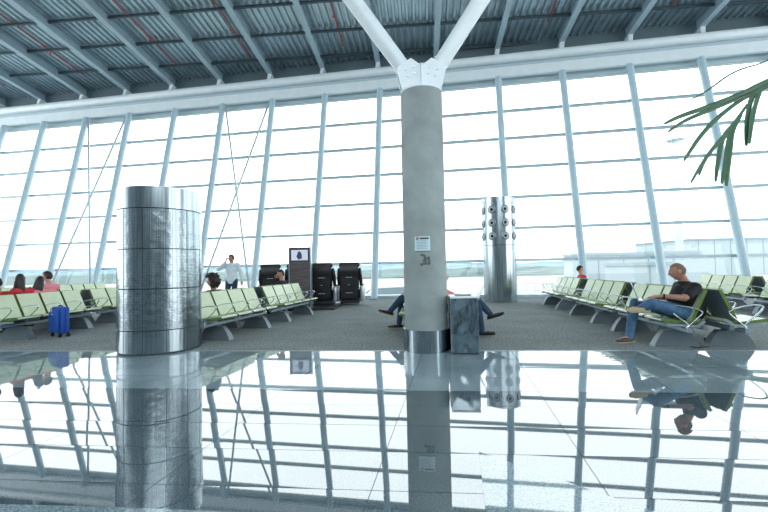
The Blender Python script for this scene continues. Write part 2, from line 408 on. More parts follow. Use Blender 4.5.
# unseen back wall, added with upright streaks to shape the reflections in the steel
bm=bmesh.new(); prism(bm,[hall(-36,-11,0),hall(26,-11,0),hall(26,-11,13.4),hall(-36,-11,13.4)],-WN*.2); tag(newobj('wall_back',bm,mat('back_wall_streaks',rgb(150,164,172),.7,noise=.3,scale=.4,stretch=(1,1,.1))),kind='structure')
bm=bmesh.new()
for k in range(16): box(bm,(0,0,0),(.8 if k%2 else 1.7,.1,5.5 if k%3 else 3),Matrix.Translation(hall(-32+k*3.7,-10.94,3.2))@Matrix.Rotation(AZ,4,'Z'))  # dark panels added out of view to reflect as bands in the steel
tag(newobj('reflection_panels',bm,M_dark),kind='structure').name='reflection_trim'

# ------------------------------------------------------------ concrete column with forked arms
CC=V((.625,6.13,0)); CR=.325
cc=empty('concrete_column',CC)
bm=bmesh.new(); R=lathe(bm,[(CR,.32),(CR,3.0),(CR-.005,3.93)],72); capring(bm,R[-1]); newobj('shaft',bm,M_conc,cc,smooth=True,auto=40)
bm=bmesh.new(); lathe(bm,[(CR,.0),(CR+.022,.0),(CR+.022,.325),(CR,.325)],72); cb=newobj('steel_skirt',bm,M_steel,cc,smooth=True,auto=40)
for k in range(3):
    bm=bmesh.new(); an=-2.6+k*1.6; box(bm,((CR+.023)*math.cos(an),(CR+.023)*math.sin(an),.16),(.006,.006,.31)); newobj('seam',bm,M_joint,cb)
# gusset plates: two faces of a bent head, joined by a rib
bm=bmesh.new()
prism(bm,[V((-.29,-.02,3.93)),V((0,-.02,3.93)),V((0,-.02,4.32)),V((-.16,-.02,4.44)),V((-.38,-.02,4.29))],(0,.04,0))
bmesh.ops.translate(bm,verts=bm.verts,vec=(0,-.12,0)); gp=newobj('gusset_plate',bm,M_white,cc)
bm=bmesh.new()
prism(bm,[V((.29,-.02,3.93)),V((0,-.02,3.93)),V((0,-.02,4.32)),V((.16,-.02,4.44)),V((.38,-.02,4.29))],(0,.04,0)); bmesh.ops.translate(bm,verts=bm.verts,vec=(0,-.12,0)); gp2=newobj('gusset_plate',bm,M_white,cc)
for g_,sg in((gp,-1),(gp2,1)):
    for (x,z) in((.24,4.26),(.21,4.16),(.12,4.30),(.1,4.2)):
        bm=bmesh.new(); tube(bm,[V((sg*x,-.14,z)),V((sg*x,-.155,z))],.014,8); newobj('bolt',bm,M_alu,g_)
bm=bmesh.new(); box(bm,(0,-.14,4.12),(.02,.12,.42)); box(bm,(0,.0,4.1),(.03,.3,.36)); newobj('centre_rib',bm,M_white,cc)
bm=bmesh.new(); prism(bm,[V((-.29,.08,3.93)),V((.29,.08,3.93)),V((.38,.08,4.29)),V((.16,.08,4.44)),V((0,.08,4.32)),V((-.16,.08,4.44)),V((-.38,.08,4.29))],(0,.04,0)); newobj('back_plate',bm,M_white,cc)
bm=bmesh.new(); lathe(bm,[(.0,3.93),(.315,3.93),(.315,3.96),(.0,3.96)],48); newobj('cap_plate',bm,M_white,cc)
for sg in(-1,1):
    sl=.70 if sg<0 else .66
    p0=V((sg*.235,0,4.30)); p1=V((sg*(.235+sl*8.05),0,12.35)); bm=bmesh.new()
    pm_=p0.lerp(p1,.35)
    tube(bm,[p0-(p1-p0).normalized()*.15,p0,pm_,p1],[.11,.12,.14,.13],28); newobj('arm',bm,M_white,cc,smooth=True,auto=40)
tag(cc,'round grey concrete column with steel skirt and two white arms forking to the roof','column')
# notice on the column
nf=empty('notice',at(422.5,243.5,CC.y-CR-.0)); 
ang0=math.atan2(nf.location.y-CC.y,nf.location.x-CC.x)
def curved(bm,z0,z1,a0,a1,r,seg=8):
    A=[bm.verts.new((CC.x+r*math.cos(a0+(a1-a0)*k/seg)-nf.location.x,CC.y+r*math.sin(a0+(a1-a0)*k/seg)-nf.location.y,z0)) for k in range(seg+1)]
    B=[bm.verts.new((v.co.x,v.co.y,z1)) for v in A]
    for k in range(seg): bm.faces.new((A[k],A[k+1],B[k+1],B[k]))
ac=math.atan2(-1,-.20); ha=.35
bm=bmesh.new(); curved(bm,-.105,.105,ac-ha,ac+ha,CR+.006); newobj('sheet',bm,mat('notice_paper',rgb(200,226,232),.5),nf)
bm=bmesh.new(); curved(bm,-.125,-.105,ac-ha,ac+ha,CR+.006); newobj('green_band',bm,mat('notice_green',rgb(96,150,130),.5),nf)
bm=bmesh.new(); curved(bm,.062,.088,ac-ha*.15-.06,ac+ha*.82,CR+.008); newobj('heading_bar',bm,mat('notice_ink',rgb(72,84,92),.6),nf)
bm=bmesh.new(); curved(bm,.055,.095,ac-ha*.8,ac-ha*.45,CR+.008); newobj('round_mark',bm,mat('notice_mark',rgb(170,120,112),.6),nf)
for k in range(6):
    bm=bmesh.new(); curved(bm,.036-k*.022,.043-k*.022,ac-ha*.75,ac+ha*(.7 if k%2 else .55),CR+.008); newobj('text_line',bm,mat('notice_text',rgb(140,160,180),.6),nf)
tag(nf,'small pale notice sheet fixed to the grey concrete column','notice')
# scuff left by a removed sticker
sc=bmesh.new()
for k in range(26):
    zc=1.36+random.uniform(-.07,.07); a_=ac+random.uniform(-.05,.33); r=CR+.002; s_=random.uniform(.015,.03)
    pts=[]
    for q_ in range(6):
        an=a_+math.cos(q_*PI/3)*s_/CR*random.uniform(.7,1.2); zz=zc+math.sin(q_*PI/3)*s_*random.uniform(.5,1)
        pts.append(sc.verts.new((r*math.cos(an),r*math.sin(an),zz)))
    sc.faces.new(pts)
newobj('scuff_mark',sc,mat('scuff',rgb(98,104,102),.9),cc)

# ------------------------------------------------------------ left steel air tower
SL=V((-3.69,6.60,0)); SR=.61
st=empty('steel_air_tower',SL)
bands=[(0,.03,M_joint,.60),(.03,.36,M_steel,SR),(.375,.99,M_steel_dot,SR),(1.005,1.60,M_steel_dot,SR),(1.615,2.22,M_steel_dot,SR),(2.235,2.56,M_steel,SR+.004)]
nm=['plinth','base_panel_ring','perforated_ring','perforated_ring','perforated_ring','top_ring']
for (z0,z1,mm,r),n_ in zip(bands,nm):
    bm=bmesh.new(); lathe(bm,[(r-.02,z0),(r,z0),(r,z1),(r-.02,z1)],96); newobj(n_,bm,mm,st,smooth=True,auto=40)
bm=bmesh.new(); R=lathe(bm,[(SR-.015,.01),(SR-.015,2.55)],64); capring(bm,R[-1]); newobj('core',bm,M_joint,st,smooth=True,auto=40)
for k in range(12):
    an=k*PI/6+.1; bm=bmesh.new(); box(bm,(0,0,1.29),(.003,.008,2.5),Matrix.Rotation(an,4,'Z')@Matrix.Translation((SR+.001,0,0))); newobj('seam',bm,M_joint,st)
tag(st,'wide brushed steel cylinder with perforated bands standing on the polished floor at left','air tower')

# ------------------------------------------------------------ right nozzle tower
TR=V((4.09,14.15,0)); RR=.565
nt_=empty('nozzle_air_tower',TR)
bm=bmesh.new(); lathe(bm,[(RR-.02,.0),(RR,.0),(RR,1.95)],72); newobj('lower_shell',bm,M_steel,nt_,smooth=True,auto=40)
bm=bmesh.new(); lathe(bm,[(RR,1.965),(RR,3.45)],72); newobj('upper_shell',bm,M_steel,nt_,smooth=True,auto=40)
bm=bmesh.new(); R=lathe(bm,[(RR-.01,3.45),(RR+.01,3.45),(RR+.01,3.62),(RR-.03,3.63)],72); capring(bm,R[-1]); newobj('top_cap',bm,M_steel,nt_,smooth=True,auto=40)
base_ang=math.atan2(-TR.y,-TR.x)
nzp=None
for r_ in range(3):
    for k in range(8):
        an=base_ang+math.radians(22.5+45*k); z=3.19-r_*.46
        e_=bpy.data.objects.new('nozzle',None) if False else None
        if nzp is None:
            bm=bmesh.new(); R=lathe(bm,[(.14,0),(.14,.012),(.118,.02),(.112,.01),(.10,.012),(.095,.028),(.06,.03),(.055,.012)],28); nzp=newobj('nozzle',bm,M_alu,nt_,smooth=True,auto=50)
            bm=bmesh.new(); R=lathe(bm,[(.056,.016),(.03,.022),(.0,.024)],20); nc=newobj('nozzle_core',bm,M_blackrub,nzp,smooth=True); nc.location=(0,0,0)
            bm=bmesh.new(); tube(bm,[V((.105*math.cos(q_*PI/10),.105*math.sin(q_*PI/10),.018)) for q_ in range(21)],.011,6); nr_=newobj('nozzle_ring',bm,M_dark,nzp,smooth=True)
            n_=nzp; c_=nc
        else:
            n_=nzp.copy(); COL.objects.link(n_); c_=nc.copy(); COL.objects.link(c_); c_.parent=n_; c_=nr_.copy(); COL.objects.link(c_); c_.parent=n_
        n_.location=(RR*math.cos(an),RR*math.sin(an),z); n_.rotation_euler=(0,PI/2,an)
tag(nt_,'tall steel cylinder with three rows of round air nozzles near the window','air tower')

# ------------------------------------------------------------ bench units
# local: x along the row, +y the way the sitter faces, z up; back tops near y=-.05
PW=.53
def seat_bm(xc):
    bm=bmesh.new(); w_=.237
    prof=[(.02,.44),(.06,.415),(.20,.405),(.38,.43),(.50,.45),(.545,.44),(.55,.42),(.50,.405),(.38,.39),(.20,.365),(.06,.375),(.0,.40)]
    A=[bm.verts.new((xc-w_,y,z)) for y,z in prof];B=[bm.verts.new((xc+w_,y,z)) for y,z in prof];n=len(prof)
    for k in range(n): bm.faces.new((A[k],A[(k+1)%n],B[(k+1)%n],B[k]))
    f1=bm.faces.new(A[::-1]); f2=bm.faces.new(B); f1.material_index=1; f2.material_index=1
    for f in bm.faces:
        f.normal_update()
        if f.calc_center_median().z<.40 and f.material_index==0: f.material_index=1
    return bm
BP=[(.155,.42),(.125,.50),(.09,.58),(.05,.67),(.005,.77),(-.035,.86)]
def back_bm(xc):
    bm=bmesh.new(); w_=.237; th=.042
    fr=[(y,z) for y,z in BP]; bk=[(y-th,z-.012) for y,z in BP]; prof=fr+bk[::-1]; n=len(prof)
    A=[bm.verts.new((xc-w_,y,z)) for y,z in prof];B=[bm.verts.new((xc+w_,y,z)) for y,z in prof]
    for k in range(n):
        f=bm.faces.new((A[k],A[(k+1)%n],B[(k+1)%n],B[k]))
        f.material_index=0 if k<len(fr)-1 else (2 if k>=len(fr) and k<n-1 else 1)
    for q_ in (A,B):
        for k in range(len(fr)-1):
            f=bm.faces.new((q_[k],q_[k+1],q_[n-2-k],q_[n-1-k])); f.material_index=1
    return bm
def arm_bm(x):
    bm=bmesh.new(); y0=.10
    P=[(.20,.36),(.10,.45),(.02,.52),(.03,.56),(.12,.60),(.28,.635),(.40,.64),(.455,.62),(.44,.57),(.36,.49),(.27,.42),(.20,.36)]
    pts=[V((x,y,z)) for y,z in P]
    # smooth by Chaikin
    for _ in range(2):
        q_=[pts[0]]
        for a_,b_ in zip(pts[:-1],pts[1:]): q_+=[a_.lerp(b_,.25),a_.lerp(b_,.75)]
        q_.append(pts[-1]); pts=q_
    tube(bm,pts,[(.017,.009)]*len(pts),8,lat=V((1,0,0)))
    tube(bm,[V((x,.20,.37)),V((x,.24,.30))],.016,8)
    return bm
def make_unit(n=4,near_ext=0.06):
    root=empty('bench_unit'); L_=n*PW
    for k in range(n):
        xc=-L_/2+PW*(k+.5)
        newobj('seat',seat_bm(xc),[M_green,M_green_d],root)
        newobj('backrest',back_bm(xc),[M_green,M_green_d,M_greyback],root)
    for k in range(n+1):
        x=-L_/2+PW*k
        newobj('armrest',arm_bm(x),M_chrome,root,smooth=True)
        bm=bmesh.new(); barrect(bm,V((x,.0,.42)),V((x,.10,.33)),.02,.04,V((1,0,0))); barrect(bm,V((x,.04,.34)),V((x,.48,.37)),.02,.035,V((1,0,0))); newobj('support_arm',bm,M_alu,root)
    bm=bmesh.new(); barrect(bm,V((-L_/2-near_ext,.22,.29)),V((L_/2+.06,.22,.29)),.07,.06,V((0,1,0))); bmesh.ops.bevel(bm,geom=bm.edges[:],offset=.01,segments=1,affect='EDGES'); newobj('beam',bm,M_alu,root)
    bm=bmesh.new(); barrect(bm,V((-L_/2-near_ext,.02,.33)),V((L_/2+.06,.02,.33)),.05,.06,V((0,1,0))); newobj('rear_rail',bm,M_greyback,root)
    for sx_ in(-1,1):
        bm=bmesh.new(); x=sx_*.72; P=[]
        for k in range(13):
            c_=math.cos(PI*k/12); yy=.22+.31*c_; zz=.245*min(1,(1-abs(c_))**.8*1.9)
            P.append((yy,zz))
        A=[bm.verts.new((x-.075*(1-.3*z/.245),y,z)) for y,z in P];B=[bm.verts.new((x+.075*(1-.3*z/.245),y,z)) for y,z in P]
        for k in range(12): bm.faces.new((A[k],A[k+1],B[k+1],B[k]))
        bm.faces.new(A);bm.faces.new(B[::-1]);bm.faces.new((A[0],B[0],B[-1],A[-1]))
        box(bm,(x,.22,.25),(.12,.12,.03)); newobj('foot',bm,M_foot,root,auto=30)
    return root
U4=make_unit(4); U1=None
reparent_list()
used=[False]
def unit(pos,dirv,face,label,group):
    """pos: point on the centre line (floor); dirv along row; face=+1 right of dirv, -1 left"""
    if not used[0]: o=U4; used[0]=True
    else: o=copy_tree(U4)
    # local +y -> facing, local x -> along
    right=V((dirv.y,-dirv.x,0)); f=right*face
    rz=math.atan2(f.y,f.x)-PI/2
    o.location=V(pos)+f*.145; o.rotation_euler=(0,0,rz); tag(o,label,'bench',group); return o
def row(p0,dirv,cents,labs,group):
    d=V((dirv[0],dirv[1],0)).normalized()
    for c,(lr,ll) in zip(cents,labs):
        if lr: unit(V((p0[0],p0[1],0))+d*c,d,1,lr,group)
        if ll: unit(V((p0[0],p0[1],0))+d*c,d,-1,ll,group)
    return d
g='green airport bench units'
R1d=row((4.69,6.02),(.1453,.9894),(.66,3.17,5.86),[('row of four pale green seats behind the man with the laptop, facing right','row of four pale green seats on which the man with the laptop sits'),
 ('row of four pale green seats facing right, next unit beyond the laptop man','row of four pale green seats facing left, next beyond the laptop man'),
 ('farthest right-facing row of four green seats, behind the boy in red','farthest left-facing row of four green seats, near the boy in red')],g)
R2d=row((9.02+.37,9.55),(.15,.985),(-.92,1.65),[('row of four pale green seats facing right at the right edge, nearer unit','row of four green seats facing left at the right edge, nearer unit'),
 ('row of four pale green seats facing right, behind the farther right-hand bench','row of four pale green seats facing left, seen to the right of the laptop man')],g)
L2d=row((-3.45,7.42),(.203,.979),(.72,3.18),[('row of four pale green seats just right of the wide steel cylinder','row of four seats facing left behind the curly-haired person beside the steel cylinder'),
 ('row of four pale green seats between the steel cylinder and the dark display stand','row of four seats facing left where the man in black rests his chin')],g)
L1d=row((-7.49,7.85),(.05,.998),(.66,3.07),[('row of four pale green seats at far left behind the blue suitcase','row of four seats facing left under the people in red and pink'),
 ('row of four pale green seats facing right, partly hidden by the wide steel cylinder','row of four seats facing left, behind the dark end of the leftmost rows')],g)
L0d=row((-11.5,13.9),(.08,.996),(-1.5,1.1),[('distant right-facing row of four green seats at far left, nearer unit','distant row of four seats facing left by the window, nearer unit'),
 ('distant right-facing row of four green seats at far left, farther unit','distant row of four seats facing left by the window, farther unit')],g)
Md=row((.93,7.0),(.1,.995),(.95,),[('row of four pale green seats facing right hidden behind the concrete column','row of four pale green seats facing left behind the concrete column')],g)

# ------------------------------------------------------------ waste bin by the column
BL=fl(449.5,354.5); BR_=fl(477,354.5); bw=(BR_-BL).length; bh=.84
wb=empty('steel_waste_bin',(BL+BR_)/2+GB*.19+GA*.03,GZ)
bm=bmesh.new(); 
nx,nz_=10,16
def crump(x,z,k): return .010*mn.noise(V((x*6+k,z*3.2,k*3)))
for k,(o_,ux) in enumerate(((V((-bw/2,-.19,0)),V((bw,0,0))),(V((bw/2,-.19,0)),V((0,.38,0))),(V((bw/2,.19,0)),V((-bw,0,0))),(V((-bw/2,.19,0)),V((0,-.38,0))))):
    nr=V((ux.y,-ux.x,0)).normalized(); G=[[bm.verts.new(o_+ux*(i/nx)+V((0,0,.02+(bh-.06)*j/nz_))+nr*(crump(i/nx,j/nz_,k)*math.sin(PI*i/nx)*2.2)) for j in range(nz_+1)] for i in range(nx+1)]
    for i in range(nx):
        for j in range(nz_): bm.faces.new((G[i][j],G[i+1][j],G[i+1][j+1],G[i][j+1]))
M_bin=mat('polished_sheet_steel',rgb(176,190,198),.1,1)
newobj('body',bm,M_bin,wb,smooth=True,auto=50)
bm=bmesh.new(); box(bm,(0,0,bh-.03),(bw+.015,.395,.03),bev=.004); newobj('top_rim',bm,M_white,wb)
bm=bmesh.new(); box(bm,(0,0,bh-.012),(bw*.6,.2,.012)); newobj('lid_opening',bm,M_dark,wb)
bm=bmesh.new()
for sx_ in(-1,1):
    for sy_ in(-1,1): box(bm,(sx_*bw/2,sy_*.19,bh/2-.02),(.012,.012,bh-.06))
newobj('corner_trim',bm,M_chrome,wb)
bm=bmesh.new(); box(bm,(0,0,.012),(bw-.02,.36,.024)); newobj('plinth',bm,M_dark,wb)
tag(wb,'rectangular polished steel waste bin standing against the concrete column','bin')

# ------------------------------------------------------------ platform, massage chairs, display stand
pc_=at(298,306,13.0); 
pf=bmesh.new(); P0=fl(300,311); P1=fl(345,310.2); 
pts=[fl(262,312),fl(334,310),fl(346,303.5),fl(278,304.5)]
prism(pf,[p+UP*.002 for p in pts],(0,0,.06)); tag(newobj('platform',pf,M_dark),'low dark platform under the black massage chairs','platform')
def massage_chair():
    r=empty('massage_chair')
    # local: +y the way it faces (to the window), back shell toward -y
    bm=bmesh.new(); W=.31
    prof=[(-.30,.10),(-.36,.35),(-.40,.7),(-.43,1.0),(-.42,1.2),(-.36,1.30),(-.24,1.30),(-.20,1.1),(-.20,.6),(-.16,.10)]
    n=len(prof); wd=[.26,.30,.31,.31,.30,.27,.26,.30,.30,.26]
    A=[bm.verts.new((-w_,y,z)) for (y,z),w_ in zip(prof,wd)];B=[bm.verts.new((w_,y,z)) for (y,z),w_ in zip(prof,wd)]
    for k in range(n): bm.faces.new((A[k],A[(k+1)%n],B[(k+1)%n],B[k]))
    bm.faces.new(A[::-1]);bm.faces.new(B); bmesh.ops.bevel(bm,geom=bm.edges[:],offset=.02,segments=2,affect='EDGES'); newobj('back_shell',bm,M_black,r,smooth=True,auto=50)
    bm=bmesh.new(); box(bm,(0,-.435,.66),(.50,.02,1.0),Matrix.Rotation(-.03,4,'X'),bev=.008); newobj('rear_cover',bm,M_black,r)
    bm=bmesh.new(); tube(bm,[V((-.25,-.3,1.26)),V((.25,-.3,1.26))],.085,14,round_=True); newobj('headrest',bm,M_black,r,smooth=True)
    for sx_ in(-1,1):
        bm=bmesh.new(); pts_=[V((sx_*.33,-.28,1.12)),V((sx_*.35,-.20,.85)),V((sx_*.35,-.05,.6))]
        tube(bm,pts_,[(.05,.10),(.06,.13),(.05,.11)],12,lat=V((1,0,0)),round_=True); newobj('side_wing',bm,M_black,r,smooth=True)
        bm=bmesh.new(); box(bm,(sx_*.375,.12,.33),(.12,.75,.52),bev=.05); newobj('arm_pod',bm,M_silver,r,smooth=True,auto=50)
        bm=bmesh.new(); box(bm,(sx_*.375,.12,.60),(.10,.6,.05),bev=.02); newobj('arm_pad',bm,M_black,r)
    bm=bmesh.new(); box(bm,(0,.18,.36),(.62,.62,.22),bev=.06); newobj('seat',bm,M_black,r,smooth=True,auto=50)
    bm=bmesh.new(); box(bm,(0,.58,.28),(.56,.22,.44),Matrix.Rotation(.0,4,'X'),bev=.05); newobj('leg_rest',bm,M_black,r,smooth=True,auto=50)
    bm=bmesh.new(); box(bm,(0,.1,.07),(.6,.8,.12),bev=.02); newobj('base',bm,M_dark,r)
    for z,w_ in((.86,.2),(.62,.06),(.36,.22)):
        bm=bmesh.new(); box(bm,(0,-.462,z),(w_,.012,.022),bev=.004); newobj('silver_badge',bm,M_silver,r)
    return r
mc=massage_chair(); reparent_list()
for k,(px,py,lab) in enumerate(((348,306,'black massage chair seen from behind, rightmost of the four'),(320.5,307,'black massage chair seen from behind, just right of the display stand'),
      (293.5,305.5,'black massage chair mostly hidden behind the left side of the display stand'),(267,306,'black massage chair seen from behind, leftmost of the four'))):
    o=mc if k==0 else copy_tree(mc); p=fl(px,py); p+=V((.05,.5,0)); o.location=(p.x,p.y,.062); o.scale=(1.08,1.0,1.04); o.rotation_euler=(0,0,-.02 if k<2 else .12); tag(o,lab,'massage chair','black massage chairs on the platform')
ks=empty('display_stand',V((0,0,0))); p0=fl(290,310.5);p1=fl(310.5,310.5); ks.location=(p0+p1)/2+V((0,.1,0)); kw=(p1-p0).length; ks.rotation_euler=(0,0,-.03)
M_kiosk=mat('display_panel_wood',rgb(92,86,88),.4,noise=.25,scale=3,stretch=(1,1,9))
KH=1.93
bm=bmesh.new(); box(bm,(0,0,KH/2),(kw,.14,KH),bev=.006); newobj('panel',bm,M_kiosk,ks)
for sx_ in(-1,1):
    bm=bmesh.new(); box(bm,(sx_*kw/2,0,KH/2),(.03,.17,KH+.01)); newobj('side_trim',bm,M_alu,ks)
bm=bmesh.new(); box(bm,(0,-.075,KH-.24),(kw-.1,.03,.38),bev=.004); sc_=newobj('screen',bm,M_dark,ks)
bm=bmesh.new(); box(bm,(0,-.092,KH-.24),(kw-.15,.006,.32)); newobj('screen_image',bm,mat('screen_picture',rgb(200,205,222),.3,emit=.45),sc_)
bm=bmesh.new()
tube(bm,[V((.02,-.098,KH-.36)),V((-.01,-.098,KH-.27)),V((.0,-.098,KH-.19)),V((-.02,-.098,KH-.13))],[(.06,.004),(.085,.004),(.06,.004),(.03,.004)],12,lat=V((1,0,0)))
newobj('screen_figure',bm,mat('screen_dark',rgb(70,74,110),.4),sc_)
bm=bmesh.new(); box(bm,(0,0,.02),(kw+.12,.4,.04)); newobj('base',bm,M_dark,ks)
tag(ks,'dark advertising stand with a small lit screen near the massage chairs','display stand')

# ------------------------------------------------------------ suitcase
M_blue=mat('blue_fabric',rgb(34,92,190),.55,noise=.1,scale=40); M_blue2=mat('blue_fabric_dark',rgb(24,66,150),.6)
sp=fl(55.5,337.6); sc1=empty('suitcase',(sp.x,sp.y+.12,0),-.52)
bm=bmesh.new(); box(bm,(0,0,.335),(.40,.17,.52),bev=.035); newobj('body',bm,M_blue,sc1,smooth=True,auto=50)
bm=bmesh.new(); box(bm,(0,-.11,.30),(.35,.06,.40),bev=.02); fp=newobj('front_pocket',bm,M_blue,sc1,smooth=True,auto=50)
bm=bmesh.new(); box(bm,(0,-.142,.455),(.10,.006,.03)); newobj('name_plate',bm,M_silver,fp)
bm=bmesh.new(); tube(bm,[V((-.2,-.087,.13)),V((-.2,-.087,.56)),V((.2,-.087,.56)),V((.2,-.087,.13))],.006,6); tube(bm,[V((-.205,0,.1)),V((-.205,0,.57))],.007,6); tube(bm,[V((.205,0,.1)),V((.205,0,.57))],.007,6); newobj('zip',bm,M_blue2,sc1)
bm=bmesh.new(); tube(bm,[V((-.09,0,.59)),V((-.07,0,.615)),V((.07,0,.615)),V((.09,0,.59))],.011,8); newobj('top_handle',bm,M_blackrub,sc1,smooth=True)
for sx_ in(-1,1):
    for sy_ in(-1,1):
        bm=bmesh.new(); x,y=sx_*.16,sy_*.07; tube(bm,[V((x-.012,y,.03)),V((x+.012,y,.03))],.03,16); box(bm,(x,y,.065),(.035,.03,.03)); newobj('wheel',bm,M_blackrub,sc1)
tag(sc1,'blue soft-sided wheeled suitcase standing on the carpet before the left seats','suitcase')

# ------------------------------------------------------------ people
def evalmesh(bm,voxel,smooth=2,dec=None):
    me=bpy.data.meshes.new('tmp'); bm.to_mesh(me); bm.free(); o=bpy.data.objects.new('tmp',me); COL.objects.link(o)
    md=o.modifiers.new('r','REMESH'); md.mode='VOXEL'; md.voxel_size=voxel; md.use_smooth_shade=True
    if smooth: s=o.modifiers.new('s','SMOOTH'); s.factor=.5; s.iterations=smooth
    dg=bpy.context.evaluated_depsgraph_get(); dg.update(); m2=bpy.data.meshes.new_from_object(o.evaluated_get(dg)); 
    bpy.data.objects.remove(o); bpy.data.meshes.remove(me); return m2
def meshobj(name,me,m,parent):
    me.materials.clear(); me.materials.append(m)
    for p in me.polygons: p.use_smooth=True
    me.name=name; o=bpy.data.objects.new(name,me); COL.objects.link(o); o.parent=parent; return o
def capsule(bm,p0,p1,r0,r1,lat=None,seg=16): tube(bm,[p0,p0.lerp(p1,.5),p1],[r0,((r0[0]+r1[0])/2,(r0[1]+r1[1])/2) if isinstance(r0,tuple) else (r0+r1)/2,r1],seg,lat=lat,round_=True)
def ball(bm,c,r,seg=14):
    rr=bmesh.ops.create_uvsphere(bm,u_segments=seg,v_segments=seg//2+2,radius=1)
    r=r if isinstance(r,(tuple,list)) else (r,r,r)
    for v in rr['verts']: v.co=V((v.co.x*r[0],v.co.y*r[1],v.co.z*r[2]))+c
    return rr['verts']
def head_matrix(c,face,up):
    f=face.normalized(); u=(up-f*up.dot(f)).normalized(); l=u.cross(f)
    m=Matrix((f,l,u)).transposed().to_4x4(); m.translation=c; return m
def gs(x,s): return math.exp(-(x*x)/(s*s))
def head_shape(co,infl=0):
    x,y,z=co; # unit sphere
    X=x*.097;Y=y*.076;Z=z*.118
    if z<0: k=-z; Y*=1-.22*k; X*=1-.05*k; 
    if x<0: X*=1.04*(1-.25*max(0,-z))
    if x>0:
        X*=1-.07*abs(z)
        X+=.026*gs(y,.17)*gs(z+.13,.16)*(1 if z<-.0 else 1)       # nose
        X+=.012*gs(y,.13)*gs(z-.12,.2)
        X+=.006*gs(z-.34,.12)*gs(y,.6)                             # brow
        X-=.010*(gs(y-.38,.2)+gs(y+.38,.2))*gs(z-.12,.15)          # sockets
        X+=.007*gs(y,.3)*gs(z+.46,.10); X-=.004*gs(y,.28)*gs(z+.50,.03)  # lips
        X+=.012*gs(y,.35)*gs(z+.80,.2)                             # chin
        X-=.005*gs(y,.4)*gs(z+.63,.09)
    r=V((X,Y,Z)); 
    return r
def add_head(bm,HM,sc=1.0):
    rr=bmesh.ops.create_uvsphere(bm,u_segments=56,v_segments=44,radius=1)
    for v in rr['verts']: v.co=HM@(head_shape(v.co)*sc)
    for sg in(-1,1):
        vs=ball(bm,V((0,0,0)),(.026,.010,.034),12)
        for v in vs: v.co=HM@((Matrix.Rotation(.25*sg,3,'Z')@v.co+V((-.006,sg*.077,-.0)))*sc)
def hair_obj(HM,sc,style,m,parent):
    bm=bmesh.new()
    rr=bmesh.ops.create_uvsphere(bm,u_segments=56,v_segments=44,radius=1)
    out={'buzz':.003,'short':.012,'long':.014,'curly':.058,'bald':.002}[style]
    rm=[]
    for v in rr['verts']:
        c=v.co.copy(); 
        hl=.52-.1*abs(c.y) if c.x>.15 else (.05 if c.x>-.15 else -.45)
        if style=='buzz' : hl=.62 if c.x>.15 else (.1 if c.x>-.15 else -.4)
        if style in('long','curly') and c.x<.1: hl=-.75
        if c.z<hl: rm.append(v); continue
        p=head_shape(c); p+=p.normalized()*(out+ (0 if style in('buzz','bald') else .008*mn.noise(c*5)+.004*mn.noise(c*14)))
        if style=='curly': p+=p.normalized()*.05*mn.noise(c*7)
        v.co=HM@(p*sc)
    bmesh.ops.delete(bm,geom=rm,context='VERTS')
    if style=='long':
        tube(bm,[HM@V((-.035,0,.05)),HM@V((-.06,0,-.06)),HM@V((-.085,0,-.18)),HM@V((-.085,0,-.32)),HM@V((-.08,0,-.40))],[(.07,.06),(.088,.062),(.095,.05),(.085,.04),(.03,.015)],20,lat=HM.to_3x3()@V((0,1,0)),round_=True)
    return newobj('hair',bm,m,parent,smooth=True)
def add_hand(bm,wr,d,nrm,thumb,curl=.5,sc=1.0):
    """d finger direction, nrm = palm normal (fingers curl toward it), thumb = side direction"""
    d=d.normalized(); s=(thumb-d*thumb.dot(d)).normalized(); nrm=d.cross(s) if d.cross(s).dot(nrm)>0 else s.cross(d)
    k1=wr+d*.085*sc
    tube(bm,[wr,wr+d*.03*sc,wr+d*.06*sc,k1],[(.026*sc,.020*sc),(.036*sc,.018*sc),(.041*sc,.016*sc),(.040*sc,.013*sc)],12,lat=s,round_=True)
    for k,(off,ln) in enumerate(((.030,.072),(.010,.080),(-.010,.074),(-.029,.058))):
        p=k1+s*off*sc-d*.006*sc; dd=(d+s*off*1.2).normalized(); a=curl*(.55+.08*k); r=.0088*sc
        ang=0
        for q_,fr in enumerate((.45,.32,.23)):
            ang+=a; dv=dd*math.cos(ang)+nrm*math.sin(ang); p2=p+dv*ln*fr*sc
            capsule(bm,p,p2,r,r*.9,seg=8); p=p2; r*=.9
    p=wr+d*.022*sc+s*.03*sc; dv=(d*.65+s*.75+nrm*.25).normalized()
    for q_,ln in enumerate((.038,.03,.024)):
        p2=p+dv*ln*sc; capsule(bm,p,p2,.0115*sc*(1-.08*q_),.0105*sc*(1-.08*q_),seg=8); p=p2; dv=(dv*.8+d*.4+nrm*.15).normalized()
